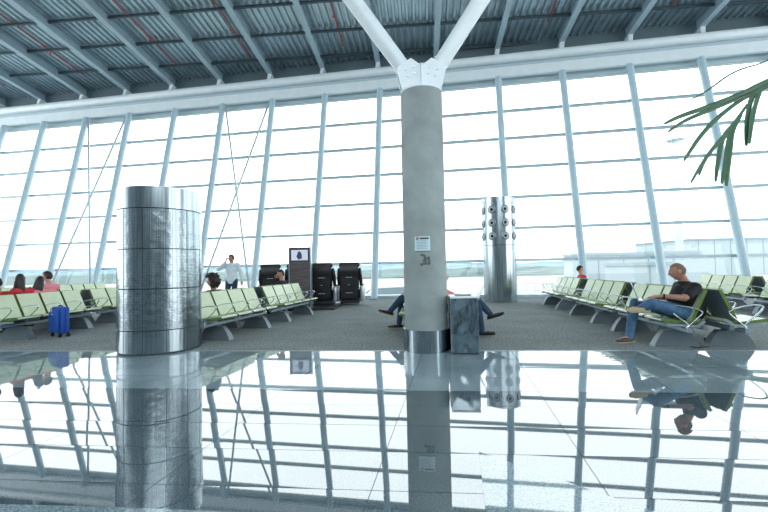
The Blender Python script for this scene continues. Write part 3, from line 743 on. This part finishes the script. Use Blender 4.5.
def person(label,J,cl,hair='short',hcol=None,skin=None,shirt='long',voxel=.008,sc=1.0,face=None,hands=None,shoe=None,glasses=False,extra=None,upper_only=False,fat=1.0,headup=None,eyes=True,belly=False):
    skin=skin or M_skin; hcol=hcol or mat('dark_hair',rgb(30,24,24),.5)
    base=V((J['pelvis'].x,J['pelvis'].y,0)); root=empty('person',base)
    J={k:(v.copy() if k.startswith('sole') else v-base) for k,v in J.items()}
    lat=(J['shL']-J['shR']).normalized(); chest=(J['shL']+J['shR'])/2; pel=J['pelvis']
    hipL=J.get('hipL',pel+lat*.095*sc); hipR=J.get('hipR',pel-lat*.095*sc)
    waist=pel.lerp(chest,.42); tors=pel.lerp(chest,.75); bk=J.get('waist'); 
    if bk: waist=bk
    neckb=chest+ (J['head']-chest)*.12; hd=J['head']; face=face.normalized(); hup=headup or UP
    HM=head_matrix(hd,face,hup); 
    def torso(bm,i=0):
        tube(bm,[pel-(chest-pel).normalized()*.04*sc,pel,waist,tors,chest-(chest-pel).normalized()*.01],[((.15*sc+i),(.115*sc*fat+i)),((.168*sc+i),(.125*sc*fat+i)),((.15*sc*fat+i),(.112*sc*fat+i)),((.178*sc+i),(.12*sc*fat+i)),((.145*sc+i),(.075*sc+i))],24,lat=lat,round_=True)
        capsule(bm,J['shL'],J['shR'],(.066*sc+i),(.066*sc+i))
        for s_ in('shL','shR'): ball(bm,J[s_],.068*sc+i)
    def neck(bm,i=0,top=.6):
        e_=chest+UP*.02; capsule(bm,e_,e_.lerp(hd-face*.012*sc,top),.062*sc+i,.056*sc+i)
    def arm(bm,sd,i=0,to=2,upto=1.0):
        a_,b_,c_=J['sh'+sd],J['el'+sd],J['wr'+sd]
        e_=a_.lerp(b_,min(1,upto))
        capsule(bm,a_,e_,.056*sc+i,(.044+.012*(1-upto))*sc+i)
        if to>1: capsule(bm,b_,c_,.043*sc+i,.028*sc+i)
    def leg(bm,sd,i=0):
        a_,b_,c_=(hipL if sd=='L' else hipR),J['kn'+sd],J['an'+sd]
        capsule(bm,a_,b_,.088*sc+i,.058*sc+i); capsule(bm,b_,b_.lerp(c_,.35),.056*sc+i,.056*sc+i*.9); capsule(bm,b_.lerp(c_,.35),c_,.056*sc+i,.038*sc+i*1.1)
    bm=bmesh.new(); torso(bm); neck(bm,top=1.0); add_head(bm,HM,sc)
    for sd in'LR':
        arm(bm,sd)
        if hands and hands.get(sd): dv,nv,tv,cu=hands[sd]; add_hand(bm,J['wr'+sd],dv,nv,tv,cu,sc)
        if not upper_only:
            leg(bm,sd); capsule(bm,J['an'+sd],J['toe'+sd].lerp(J['an'+sd],.6),(.034*sc,.03*sc),(.034*sc,.022*sc))
    body=meshobj('body',evalmesh(bm,voxel,2),skin,root)
    # shirt
    bm=bmesh.new(); torso(bm,.014)
    capsule(bm,chest-UP*.0,chest+(hd-chest)*.22,.07*sc,.064*sc)
    for sd in'LR':
        if shirt=='long': arm(bm,sd,.014)
        else: arm(bm,sd,.020,1,.72)
    if belly:
        fh=V((face.x,face.y,0)).normalized(); ball(bm,pel+UP*.10+fh*.10,(.17,.19,.17)); ball(bm,pel+UP*.03+fh*.02,(.17,.20,.15)); ball(bm,pel.lerp(chest,.6)+fh*.05,(.17,.19,.2))
    so=meshobj('shirt',evalmesh(bm,.013,3),cl['shirt'],root)
    if not upper_only:
        bm=bmesh.new(); tube(bm,[pel-(chest-pel).normalized()*.05*sc,pel,pel+(chest-pel).normalized()*.08*sc],[(.16*sc,.125*sc),(.178*sc,.137*sc),(.168*sc,.13*sc*fat)],20,lat=lat,round_=True)
        for sd in'LR': leg(bm,sd,.013)
        meshobj('trousers',evalmesh(bm,.013,3),cl['trousers'],root)
        for sd in'LR':
            bm=bmesh.new(); a_,t_=J['an'+sd],J['toe'+sd]; dv=(t_-a_); dn=dv.normalized()
            su=J.get('sole'+sd); su=su.normalized() if su else -UP
            f_=(dn-su*dn.dot(su)).normalized(); sl=.27*sc; hp=a_-f_*.055*sc+su*.035*sc; tp=hp+f_*sl
            l_=f_.cross(su).normalized()
            tube(bm,[hp,hp+f_*.07*sc,hp+f_*.14*sc,hp+f_*.21*sc,tp],[(.032*sc,.036*sc),(.038*sc,.042*sc),(.042*sc,.036*sc),(.045*sc,.027*sc),(.03*sc,.018*sc)],16,lat=l_,round_=True)
            capsule(bm,a_,hp+f_*.05*sc,.043*sc,.04*sc)
            sh=meshobj('shoe',evalmesh(bm,.009,2),cl['shoe'],root)
            bm=bmesh.new(); tube(bm,[hp-f_*.035*sc+su*.03*sc,hp+f_*.05*sc+su*.032*sc,hp+f_*.15*sc+su*.032*sc,hp+f_*.22*sc+su*.03*sc,tp+f_*.018*sc+su*.024*sc],[(.028*sc,.01),(.037*sc,.011),(.04*sc,.011),(.047*sc,.011),(.022*sc,.008)],14,lat=l_,round_=True)
            newobj('sole',bm,cl.get('sole',M_dark),sh,smooth=True,auto=60)
    if hair: hair_obj(HM,sc,hair,hcol,root)
    if eyes:
        for sg in(-1,1):
            bm=bmesh.new(); vs=ball(bm,V((0,0,0)),.0105*sc,10)
            for v in vs: v.co=HM@(v.co+V((.0745,sg*.029,.013))*sc)
            eo=newobj('eye',bm,mat('eye_white',rgb(225,225,222),.3),root,smooth=True)
            bm=bmesh.new(); vs=ball(bm,V((0,0,0)),.006*sc,8)
            for v in vs: v.co=HM@(v.co+V((.0815,sg*.029,.012))*sc)
            newobj('iris',bm,mat('iris_dark',rgb(40,30,26),.3),eo,smooth=True)
            bm=bmesh.new(); tube(bm,[HM@(V((.083,sg*.014,.030))*sc),HM@(V((.084,sg*.03,.035))*sc),HM@(V((.074,sg*.046,.030))*sc)],.003*sc,6); newobj('eyebrow',bm,hcol,root)
        bm=bmesh.new(); tube(bm,[HM@(V((.082,.022,-.057))*sc),HM@(V((.0935,.0,-.0575))*sc),HM@(V((.082,-.022,-.057))*sc)],.0032*sc,6); newobj('lips',bm,mat('lips',rgb(160,98,92),.5),root)
    tag(root,label,'person'); return root,HM,base
M_jeans=mat('jeans',rgb(70,108,140),.8,noise=.22,scale=14); M_jeans_d=mat('dark_jeans',rgb(38,66,92),.8,noise=.15,scale=14)
M_blackshirt=mat('black_cotton',rgb(20,22,27),.8,noise=.1,scale=20); M_brown=mat('brown_leather',rgb(70,52,44),.4); M_tan=mat('tan_sole',rgb(190,172,140),.6)
M_pink=mat('pink_cotton',rgb(232,140,150),.8); M_redc=mat('red_cotton',rgb(206,54,62),.8); M_whitec=mat('white_cotton',rgb(214,228,236),.8,noise=.05,scale=10)
M_blackshoe=mat('black_shoe',rgb(26,26,30),.35)
# --- main man, sitting, facing left, laptop on lap
d=R1d; fc=V((-.99,-.0,0)); 
Y=6.25
J={'pelvis':at(689,310,6.04),'waist':at(689,301,5.98),'shL':at(695,288,5.70),'shR':at(679,286.5,6.14),'head':at(677.5,271.6,5.92),
 'elL':at(684.5,298,5.60),'wrL':at(661,296,5.70),'elR':at(672,299,6.20),'wrR':at(655,296.5,6.02),
 'hipL':at(686,313,5.86),'hipR':at(675,311.5,6.14),
 'knL':at(652,303.5,5.64),'anL':at(640.5,308.5,5.74),'toeL':at(622,309,5.67),
 'knR':at(635,303,6.14),'anR':at(629,337,5.94),'toeR':at(613,344,5.84)}
J['soleL']=V((.05,-.95,-.3))
root,HM,bs=person('balding man in black polo shirt and jeans, legs crossed, working on a laptop',J,{'shirt':M_blackshirt,'trousers':M_jeans,'shoe':M_brown,'sole':M_tan},hair='buzz',hcol=mat('cropped_hair',rgb(124,98,86),.8),skin=M_skin2,shirt='short',voxel=.006,face=V((-.93,.38,-.26)),
  hands={'L':(V((-1,.15,-.15)),V((0,0,-1)),V((0,1,0)),.55),'R':(V((-1,-.15,-.15)),V((0,0,-1)),V((0,-1,0)),.55)},fat=1.5,sc=1.06,belly=True)
# collar and watch
bm=bmesh.new(); c_=(J['shL']+J['shR'])/2-bs; hd=J['head']-bs; q_=c_.lerp(hd,.30)
R=tube(bm,[q_-UP*.02,q_+UP*.022],[.082,.076],20,cap=False); newobj('collar',bm,M_blackshirt,root,smooth=True)
bm=bmesh.new(); wv=(J['elL']-J['wrL']).normalized(); w0=J['wrL']-bs+wv*.02; tube(bm,[w0,w0+wv*.022],.036,18); newobj('wristwatch',bm,M_blackrub,root,smooth=True,auto=40)
bm=bmesh.new();
# laptop
lp=empty('laptop',at(648,300.2,5.87))
lx=(V((-.86,.50,0))).normalized(); ly=V((-lx.y,lx.x,0)); LM=Matrix((lx,ly,UP)).transposed().to_4x4(); lp.rotation_euler=LM.to_euler()
bm=bmesh.new(); box(bm,(0,0,0),(.25,.36,.018),bev=.004); newobj('keyboard_base',bm,M_silver,lp)
bm=bmesh.new(); box(bm,(-.01,0,.0105),(.16,.31,.003)); newobj('keys',bm,M_dark,lp)
bm=bmesh.new(); box(bm,(0,0,.125),(.010,.36,.25),Matrix.Translation((.122,0,.006))@Matrix.Rotation(.32,4,'Y'),bev=.003); sc2=newobj('screen_lid',bm,M_silver,lp)
bm=bmesh.new(); box(bm,(-.0065,0,.128),(.002,.33,.21),Matrix.Translation((.122,0,.006))@Matrix.Rotation(.32,4,'Y')); newobj('display',bm,mat('display_glow',rgb(150,180,200),.2,emit=.3),sc2)
tag(lp,'silver laptop open on the lap of the balding man','laptop')
# --- man on the phone standing near the window
Yp=12.6; g0=fl(231,308); g0=V((at(231,280,Yp).x,Yp,0))
def loc(x,y,z): return g0+V((x,y,z))
J={'pelvis':loc(.02,0,.95),'shL':loc(.23,-.02,1.42),'shR':loc(-.17,.0,1.42),'head':loc(0.02,-.02,1.64),
 'elL':loc(.33,-.0,1.14),'wrL':loc(.38,-.1,.92),'elR':loc(-.36,-.10,1.30),'wrR':loc(-.12,-.12,1.53),
 'knL':loc(.12,-.03,.50),'anL':loc(.12,0,.09),'toeL':loc(.14,-.2,.03),'knR':loc(-.1,-.05,.50),'anR':loc(-.12,0,.09),'toeR':loc(-.16,-.2,.03)}
person('man in white shirt and jeans standing at the window holding a phone to his ear',J,{'shirt':M_whitec,'trousers':M_jeans_d,'shoe':M_brown},hair='short',hcol=mat('brown_hair',rgb(58,44,40),.6),skin=M_skin2,face=V((-.55,-.8,-.05)),
  hands={'L':(V((.1,-.1,-1)),V((-.3,-.9,0)),V((-.2,-1,0)),.6),'R':(V((.15,.1,.9)),V((.9,.4,0)),V((.3,-.8,.3)),1.0)})
bm=bmesh.new(); box(bm,(0,0,0),(.02,.07,.14),Matrix.Translation(loc(-.085,-.13,1.61))@Matrix.Rotation(.3,4,'Y'),bev=.004); ph=newobj('mobile_phone',bm,M_dark); tag(ph,'dark mobile phone held to the ear of the standing man','phone')
# --- seated figure generator: hips on a bench, facing f
def sitter(label,p,f,cl,hz=1.16,seatz=.50,back=.10,hair='short',hcol=None,skin=None,shirt='long',face=None,chin=False,crossed=False,voxel=.009,eyes=True,sc=1.0,typing=False,headtilt=V((0,0,1)),wr=None):
    f=V(f).normalized(); l=UP.cross(f); p=V((p[0],p[1],0))
    def q(a,b,z): return p+f*a+l*b+UP*z
    J={'pelvis':q(0,0,seatz),'waist':q(-.06,0,seatz+.2),'shL':q(-back,.19*sc,hz-.25),'shR':q(-back,-.19*sc,hz-.25),'head':q(-back+.05,0,hz-.0),
     'elL':q(.04,.25,hz-.50),'wrL':q(.24,.14,hz-.52),'elR':q(.04,-.25,hz-.50),'wrR':q(.24,-.14,hz-.52),
     'knL':q(.43,.12,seatz+.02),'anL':q(.44,.12,.1),'toeL':q(.6,.13,.03),'knR':q(.43,-.12,seatz+.02),'anR':q(.40,-.12,.1),'toeR':q(.56,-.14,.03)}
    hn={'L':(f,-UP,-l,.6),'R':(f,-UP,l,.6)}
    if chin:
        J['elR']=q(.06,-.2,hz-.36); J['wrR']=q(.10,-.08,hz-.13); hn['R']=(UP*.6-f*.1+l*.3,-f,f,1.1)
    if crossed:
        J['knL']=q(.44,.0,seatz+.14); J['anL']=q(.68,-.02,seatz-.12); J['toeL']=q(.85,-.02,seatz-.13); J['soleL']=(f*.3-UP)
        J['anR']=q(.50,-.1,.1); J['toeR']=q(.68,-.1,.03)
    if wr: J['wrL']=q(*wr[0]); J['wrR']=q(*wr[1])
    return person(label,J,cl,hair=hair,hcol=hcol,skin=skin,shirt=shirt,voxel=voxel,face=face or f,hands=hn,eyes=eyes,sc=sc,headup=headtilt)
CLm={'shirt':M_blackshirt,'trousers':M_jeans_d,'shoe':M_blackshoe,'sole':M_tan}
# behind the column, facing left
left=V((-.995,.0,0))
sitter('person in jeans sitting cross-legged, facing left, mostly hidden behind the concrete column',(.78,8.05),(-1,-.04,0),{'shirt':M_blackshirt,'trousers':M_jeans_d,'shoe':M_blackshoe,'sole':M_tan},crossed=True,back=.16,hz=1.12,wr=((.33,.1,.74),(.3,-.1,.72)))
# behind the column, facing right, pink shirt and laptop
sitter('person in pink shirt and jeans sitting cross-legged, facing right beside the steel bin',(1.22,7.25),(1,-.04,0),{'shirt':M_pink,'trousers':M_jeans_d,'shoe':M_blackshoe,'sole':M_blackshoe},crossed=True,back=.22,hz=1.06,wr=((.3,.1,.72),(.3,-.1,.74)),shirt='short')
lp2=empty('laptop',at(470,299.0,7.2),-.04)
bm=bmesh.new(); box(bm,(0,0,0),(.25,.34,.018),bev=.004); newobj('keyboard_base',bm,M_silver,lp2)
bm=bmesh.new(); box(bm,(0,0,.12),(.012,.34,.25),Matrix.Translation((.12,0,.006))@Matrix.Rotation(.38,4,'Y'),bev=.003); newobj('screen_lid',bm,mat('white_plastic',rgb(232,240,244),.3),lp2)
tag(lp2,'white laptop open on the lap of the person in pink behind the steel bin','laptop')
# far left group on the back-facing seats
c1=V((-7.49,7.85,0)); dl=V((.05,.998,0)).normalized(); fL=V((-dl.y,dl.x,0))
def seatpos(c,dv,s,side): # side -1 = faces left
    r=V((dv.y,-dv.x,0)); return c+dv*s+r*side*.40
M_hair=mat('dark_brown_hair',rgb(44,32,34),.45)
def px_sit(px,Yv,cz,**k): pass
A1=at(18,279.5,8.35);A2=at(37,281,8.75);A3=at(45,277,9.3);A0=at(1,283,8.1)
sitter('woman with long dark hair in red top, seated at far left, seen from behind',(A1.x,A1.y),fL,{'shirt':M_redc,'trousers':M_jeans_d,'shoe':M_blackshoe},hz=A1.z,hair='long',hcol=M_hair,face=V((.2,.9,0))*0.5+fL*.4,eyes=False,sc=.92)
sitter('woman with long dark hair leaning towards the man in pink, seen from behind',(A2.x,A2.y),fL,{'shirt':M_pink,'trousers':M_jeans_d,'shoe':M_blackshoe},hz=A2.z-.01,hair='long',hcol=mat('black_hair',rgb(28,22,26),.4),face=fL+V((.1,.6,0)),eyes=False,headtilt=V((.15,.25,1)),sc=.92)
sitter('man with short dark hair in pink shirt seated behind the left seats',(A3.x,A3.y),fL,{'shirt':M_pink,'trousers':M_jeans,'shoe':M_blackshoe},hz=A3.z+.01,hair='short',hcol=M_hair,face=fL+V((0,-.3,0)),eyes=False)
sitter('person in red shirt cut by the left edge of the view, seated',(A0.x-.15,A0.y),fL,{'shirt':M_redc,'trousers':M_jeans_d,'shoe':M_blackshoe},hz=A0.z,hair='short',hcol=M_hair,face=fL,eyes=False)
# curly person next to the cylinder
A=at(210,281.5,8.35); sitter('person with curly dark hair and black top seated just right of the steel cylinder',(A.x,A.y),V((-.97,.2,0)),{'shirt':M_blackshirt,'trousers':M_jeans_d,'shoe':M_blackshoe},hz=A.z,hair='curly',hcol=M_hair,face=V((-1,-.1,-.05)))
# man in black resting chin on hand
A=at(280.8,274.2,11.1); sitter('man in black resting his cheek on his hand before the massage chairs',(A.x-.05,A.y),V((-.97,.2,0)),{'shirt':M_blackshirt,'trousers':M_jeans_d,'shoe':M_blackshoe},hz=A.z,hair='short',face=V((-.7,-.7,-.1)),chin=True,skin=M_skin2)
# boy in red at far end
A=at(567.2,269.5,12.6); sitter('boy with dark hair in red shirt sitting at the far end of the right seats',(A.x+.35,A.y),V((-.99,.14,0)),{'shirt':M_redc,'trousers':M_jeans_d,'shoe':M_blackshoe},hz=A.z,hair='short',face=V((.9,-.35,-.1)),sc=.95)
# man's floor power adapter and cable
pa=fl(717,345.5); ad_=empty('power_adapter',pa)
bm=bmesh.new(); box(bm,(0,0,.02),(.12,.06,.035),Matrix.Rotation(.5,4,'Z'),bev=.006); newobj('brick',bm,M_blackrub,ad_)
bm=bmesh.new(); box(bm,(-.06,.12,.05),(.05,.05,.09),bev=.008); newobj('plug',bm,M_blackrub,ad_)
bm=bmesh.new(); tube(bm,[fl(x,y)-pa+UP*.008 for x,y in((715,345.5),(706,347.5),(697,348.5),(690,347),(686,344),(690,341))]+[V((-.25,.35,.25))],.007,6); newobj('cable',bm,M_blackrub,ad_,smooth=True)
tag(ad_,'black power adapter and cable lying on the carpet by the near bench end','power adapter')

# ------------------------------------------------------------ palm leaf near the camera
M_palm=mat('palm_green',rgb(58,104,74),.45,noise=.2,scale=12); M_palm_d=mat('palm_dark',rgb(44,74,66),.5)
pl=empty('palm_frond',at(800,40,2.6)); 
def blade(bm,pts,w,lat=UP,Yv=None):
    P=[at(x,y,yy)-pl.location for x,y,yy in pts]
    for _ in range(2):
        q_=[P[0]]
        for a_,b_ in zip(P[:-1],P[1:]): q_+=[a_.lerp(b_,.25),a_.lerp(b_,.75)]
        q_.append(P[-1]); P=q_
    n=len(P); L_=[];R_=[];C_=[]
    for i,p in enumerate(P):
        t_=i/(n-1); ww=w*max(.04,math.sin(PI*min(1,.12+.88*(1-t_))) if t_>.35 else min(1,.55+t_*1.3))*.5
        dv=(P[min(i+1,n-1)]-P[max(i-1,0)]).normalized(); s_=dv.cross(V((0,1,0))).normalized()
        L_.append(bm.verts.new(p+s_*ww+V((0,ww*.5,0)))); C_.append(bm.verts.new(p)); R_.append(bm.verts.new(p-s_*ww+V((0,ww*.5,0))))
    for i in range(n-1):
        bm.faces.new((L_[i],L_[i+1],C_[i+1],C_[i])); bm.faces.new((C_[i],C_[i+1],R_[i+1],R_[i]))
blades=[([(800,40,2.6),(768,62,2.6),(735,70,2.6),(706,92,2.55),(690,100,2.5)],.012),
 ([(800,66,2.6),(768,80,2.6),(745,92,2.55),(710,106,2.5),(680,116,2.45),(664,124,2.42)],.03),
 ([(800,70,2.6),(768,84,2.6),(748,94,2.6),(715,108,2.5),(685,120,2.45),(668,132,2.42)],.026),
 ([(800,72,2.6),(768,86,2.6),(745,97,2.6),(722,114,2.55),(703,133,2.5),(690,152,2.45),(684,161,2.44)],.03),
 ([(758,92,2.6),(752,98,2.6),(749,116,2.6),(748,130,2.6),(747,146,2.6)],.04),
 ([(762,90,2.6),(757,102,2.58),(753,120,2.58),(750,144,2.58)],.035),
 ([(748,104,2.6),(740,116,2.6),(728,132,2.6),(712,150,2.58),(700,168,2.56),(691,183,2.55)],.028),
 ([(742,114,2.6),(735,126,2.6),(730,140,2.6),(728,160,2.6),(722,184,2.6)],.042),
 ([(739,118,2.6),(733,130,2.6),(731,150,2.6),(727,186,2.6)],.045),
 ([(736,122,2.6),(724,136,2.6),(720,155,2.6),(716,182,2.6)],.036),
 ([(727,136,2.6),(716,146,2.6),(706,158,2.6),(699,176,2.6)],.026)]
for p_,w_ in blades:
    bm=bmesh.new(); blade(bm,p_,w_); newobj('leaflet',bm,M_palm,pl,smooth=True)
bm=bmesh.new(); P=[at(x,y,yy)-pl.location for x,y,yy in((800,70,2.6),(768,86,2.62),(752,98,2.62),(740,115,2.62),(727,135,2.62))]; tube(bm,P,[.012,.008,.006,.004,.003],8); newobj('stem',bm,M_palm_d,pl,smooth=True)
for o in list(COL.objects):
    if o.parent==pl and o.name.startswith(('leaflet','stem')): pass
fr_=pl; fr_.name='frond_root'
pt=empty('palm_tree',V((3.9,1.9,0)))
for o in list(COL.objects):
    if o.parent==pl: o.parent=pt; o.location=pl.location-pt.location
bpy.data.objects.remove(pl)
bm=bmesh.new(); lathe(bm,[(.22,0),(.30,.5),(.33,.55),(.30,.56),(.27,.5)],32); newobj('pot',bm,M_white,pt,smooth=True,auto=40)
bm=bmesh.new(); R=lathe(bm,[(.285,.48),(.0,.49)],24); newobj('soil',bm,mat('soil',rgb(60,48,40),.95,noise=.3,scale=30),pt)
bm=bmesh.new(); tube(bm,[V((0,0,.45)),V((.02,0,1.2)),V((-.02,.02,2.0)),V((0,0,2.6))],[.07,.055,.05,.06],14); newobj('trunk',bm,mat('palm_bark',rgb(112,96,78),.9,noise=.3,scale=9,bump=.6,stretch=(1,1,5)),pt,smooth=True)
bm=bmesh.new(); tube(bm,[V((0,0,2.55)),V((-.25,.2,2.85)),V((-.7,.45,3.0)),at(800,70,2.6)-pt.location],[.016,.014,.012,.011],8); newobj('stem',bm,M_palm_d,pt,smooth=True)
for k in range(6):
    an=-2.0+k*.55; d_=V((math.cos(an),math.sin(an),0)); sd_=V((-d_.y,d_.x,0)); bm=bmesh.new()
    sp_=[V((0,0,2.55)),V((0,0,2.55))+d_*.4+UP*.45,V((0,0,2.55))+d_*1.0+UP*.5,V((0,0,2.55))+d_*1.5+UP*.1]
    tube(bm,sp_,[.014,.011,.008,.004],6)
    for q_ in range(14):
        t_=q_/14; i_=min(2,int(t_*3)); p_=sp_[i_].lerp(sp_[i_+1],t_*3-i_)
        for sg in(-1,1):
            e1_=p_+sd_*sg*.28+d_*.18-UP*.12; e2_=p_+sd_*sg*.42+d_*.3-UP*.35
            w_=d_*.014; v_=[bm.verts.new(x) for x in(p_-w_,p_+w_,e1_+w_*1.3,e1_-w_*1.3)]; bm.faces.new(v_); t2=bm.verts.new(e2_); bm.faces.new((v_[3],v_[2],t2))
    newobj('frond',bm,M_palm,pt)
tag(pt,'potted palm whose green frond hangs into the top right of the view','palm')

# ------------------------------------------------------------ outdoors
GZ0=-1.3
M_apron=mat('apron_concrete',rgb(148,144,134),.9,noise=.08,scale=.05)
bm=bmesh.new(); bm.faces.new([bm.verts.new(V(p)) for p in((-500,0,GZ0),(500,0,GZ0),(500,900,GZ0),(-500,900,GZ0))])
for v in bm.verts:
    if v.co.y<1: v.co=hall(-500 if v.co.x<0 else 500,17.2,GZ0)
ap=newobj('apron',bm,M_apron); tag(ap,kind='structure'); ap.name='ground'
def hills(name,y0,y1,ht,m,label,seed,nx=160,ny=10,amp=.3):
    bm=bmesh.new(); G=[]
    for j in range(ny+1):
        row_=[]
        for i in range(nx+1):
            x=-420+860*i/nx; y=y0+(y1-y0)*j/ny
            h=GZ0+ht*(j/ny)*(1+amp*mn.noise(V((x*.013,y*.01,seed))))+1.2*abs(mn.noise(V((x*.09,y*.05,seed+3))))*(1 if j else 0)
            row_.append(bm.verts.new((x,y,h)))
        G.append(row_)
    for j in range(ny):
        for i in range(nx): bm.faces.new((G[j][i],G[j][i+1],G[j+1][i+1],G[j+1][i]))
    bk=[bm.verts.new((v.co.x,v.co.y+40,GZ0)) for v in G[-1]]
    for i in range(nx): bm.faces.new((G[-1][i],G[-1][i+1],bk[i+1],bk[i]))
    o=newobj(name,bm,m,smooth=True); return tag(o,label,'hills')
hills('tree_belt',95,150,1.6,mat('tree_belt',rgb(60,82,80),.95,noise=.6,scale=.18),'belt of green trees beyond the apron seen through the glass',1)
hills('wooded_hill',205,330,5.2,mat('far_hills',rgb(92,116,126),.95,noise=.35,scale=.05),'low bluish wooded hills on the horizon',5)
# boarding bridge at right
M_pale=mat('pale_cladding',rgb(152,164,170),.6,noise=.04,scale=.5); M_paleroof=mat('bridge_roof_edge',rgb(128,144,154),.6)
def bldg(name,pxa,pxb,yt,yb,Yv,label,cat,depth=8):
    a_=at(pxa,yt,Yv);b_=at(pxb,yt,Yv); zt=a_.z; zb=at(pxa,yb,Yv).z if yb else GZ0; e_=empty(name,V(((a_.x+b_.x)/2,Yv+depth/2,zb)))
    w_=b_.x-a_.x; h=zt-zb
    bm=bmesh.new(); box(bm,(0,0,h/2),(w_,depth,h)); newobj('body',bm,M_pale,e_)
    bm=bmesh.new(); box(bm,(0,0,h+.1),(w_+.3,depth+.3,.35)); newobj('roof_edge',bm,M_paleroof,e_)
    for k in range(int(w_//3)):
        bm=bmesh.new(); box(bm,(-w_/2+1.5+3*k,-depth/2-.03,h/2),(.08,.06,h)); newobj('panel_rib',bm,M_paleroof,e_)
    return tag(e_,label,cat),w_,h
e1,w1,h1=bldg('boarding_bridge',586,700,255,None,48,'pale boarding bridge outside the glass behind the right-hand seats','boarding bridge',6)
e2,w2,h2=bldg('bridge_cabin',634,672,265,None,38,'pale box cabin outside the glass just left of the laptop man','cabin',5)
e3,w3,h3=bldg('terminal_wing',690,860,240,None,74,'large pale terminal wing outside at the right edge','building',16)
mt=empty('light_mast',at(680,262,60)); mt.location.z=GZ0
bm=bmesh.new(); tube(bm,[V((0,0,0)),V((0,0,21))],[.55,.4],12); newobj('pole',bm,mat('mast_pale',rgb(196,210,218),.6),mt,smooth=True)
bm=bmesh.new(); tube(bm,[V((0,0,21)),V((0,0,21.6))],.9,16); 
for k in range(8): box(bm,(1.1*math.cos(k*PI/4),1.1*math.sin(k*PI/4),21.2),(.5,.5,.4))
newobj('lamp_ring',bm,mat('mast_pale',rgb(196,210,218),.6),mt); tag(mt,'tall pale floodlight mast outside above the laptop man','mast')
# service car outside
cp=at(393,290,24); car=empty('service_car',V((cp.x,cp.y,GZ0)),.1)
M_carw=mat('car_white',rgb(225,230,234),.25,coat=.5)
bm=bmesh.new(); prof=[(-2.1,.35),(-2.15,.8),(-1.6,.95),(-1.0,1.45),(.7,1.5),(1.5,1.0),(2.1,.85),(2.15,.35)]
prism(bm,[V((x,-.85,z)) for x,z in prof],(0,1.7,0)); bmesh.ops.bevel(bm,geom=bm.edges[:],offset=.06,segments=2,affect='EDGES'); newobj('body',bm,M_carw,car,smooth=True,auto=40)
bm=bmesh.new(); prism(bm,[V((x,-.87,z)) for x,z in((-1.35,.98),(-.95,1.38),(.62,1.42),(1.2,1.02))],(0,1.74,0)); newobj('side_window',bm,mat('car_glass',rgb(120,140,150),.15),car)
for sx_ in(-1.35,1.35):
    for sy_ in(-.8,.8):
        bm=bmesh.new(); tube(bm,[V((sx_,sy_-.1,.34)),V((sx_,sy_+.1,.34))],.34,20); newobj('wheel',bm,M_blackrub,car)
tag(car,'white service car parked outside the glass left of the concrete column','car')
# fence outside right
fe=empty('apron_fence',at(535,290,26)); fe.location.z=GZ0; M_fw=mat('fence_white',rgb(205,212,214),.6)
for k in range(11):
    bm=bmesh.new(); box(bm,(-2.8+.56*k,0,.7),(.07,.07,1.4)); newobj('picket',bm,M_fw,fe)
for z in(.4,.9,1.35):
    bm=bmesh.new(); box(bm,(0,0,z),(5.8,.05,.06)); newobj('rail',bm,M_fw,fe)
tag(fe,'low white railing outside the glass right of the nozzle tower','railing')
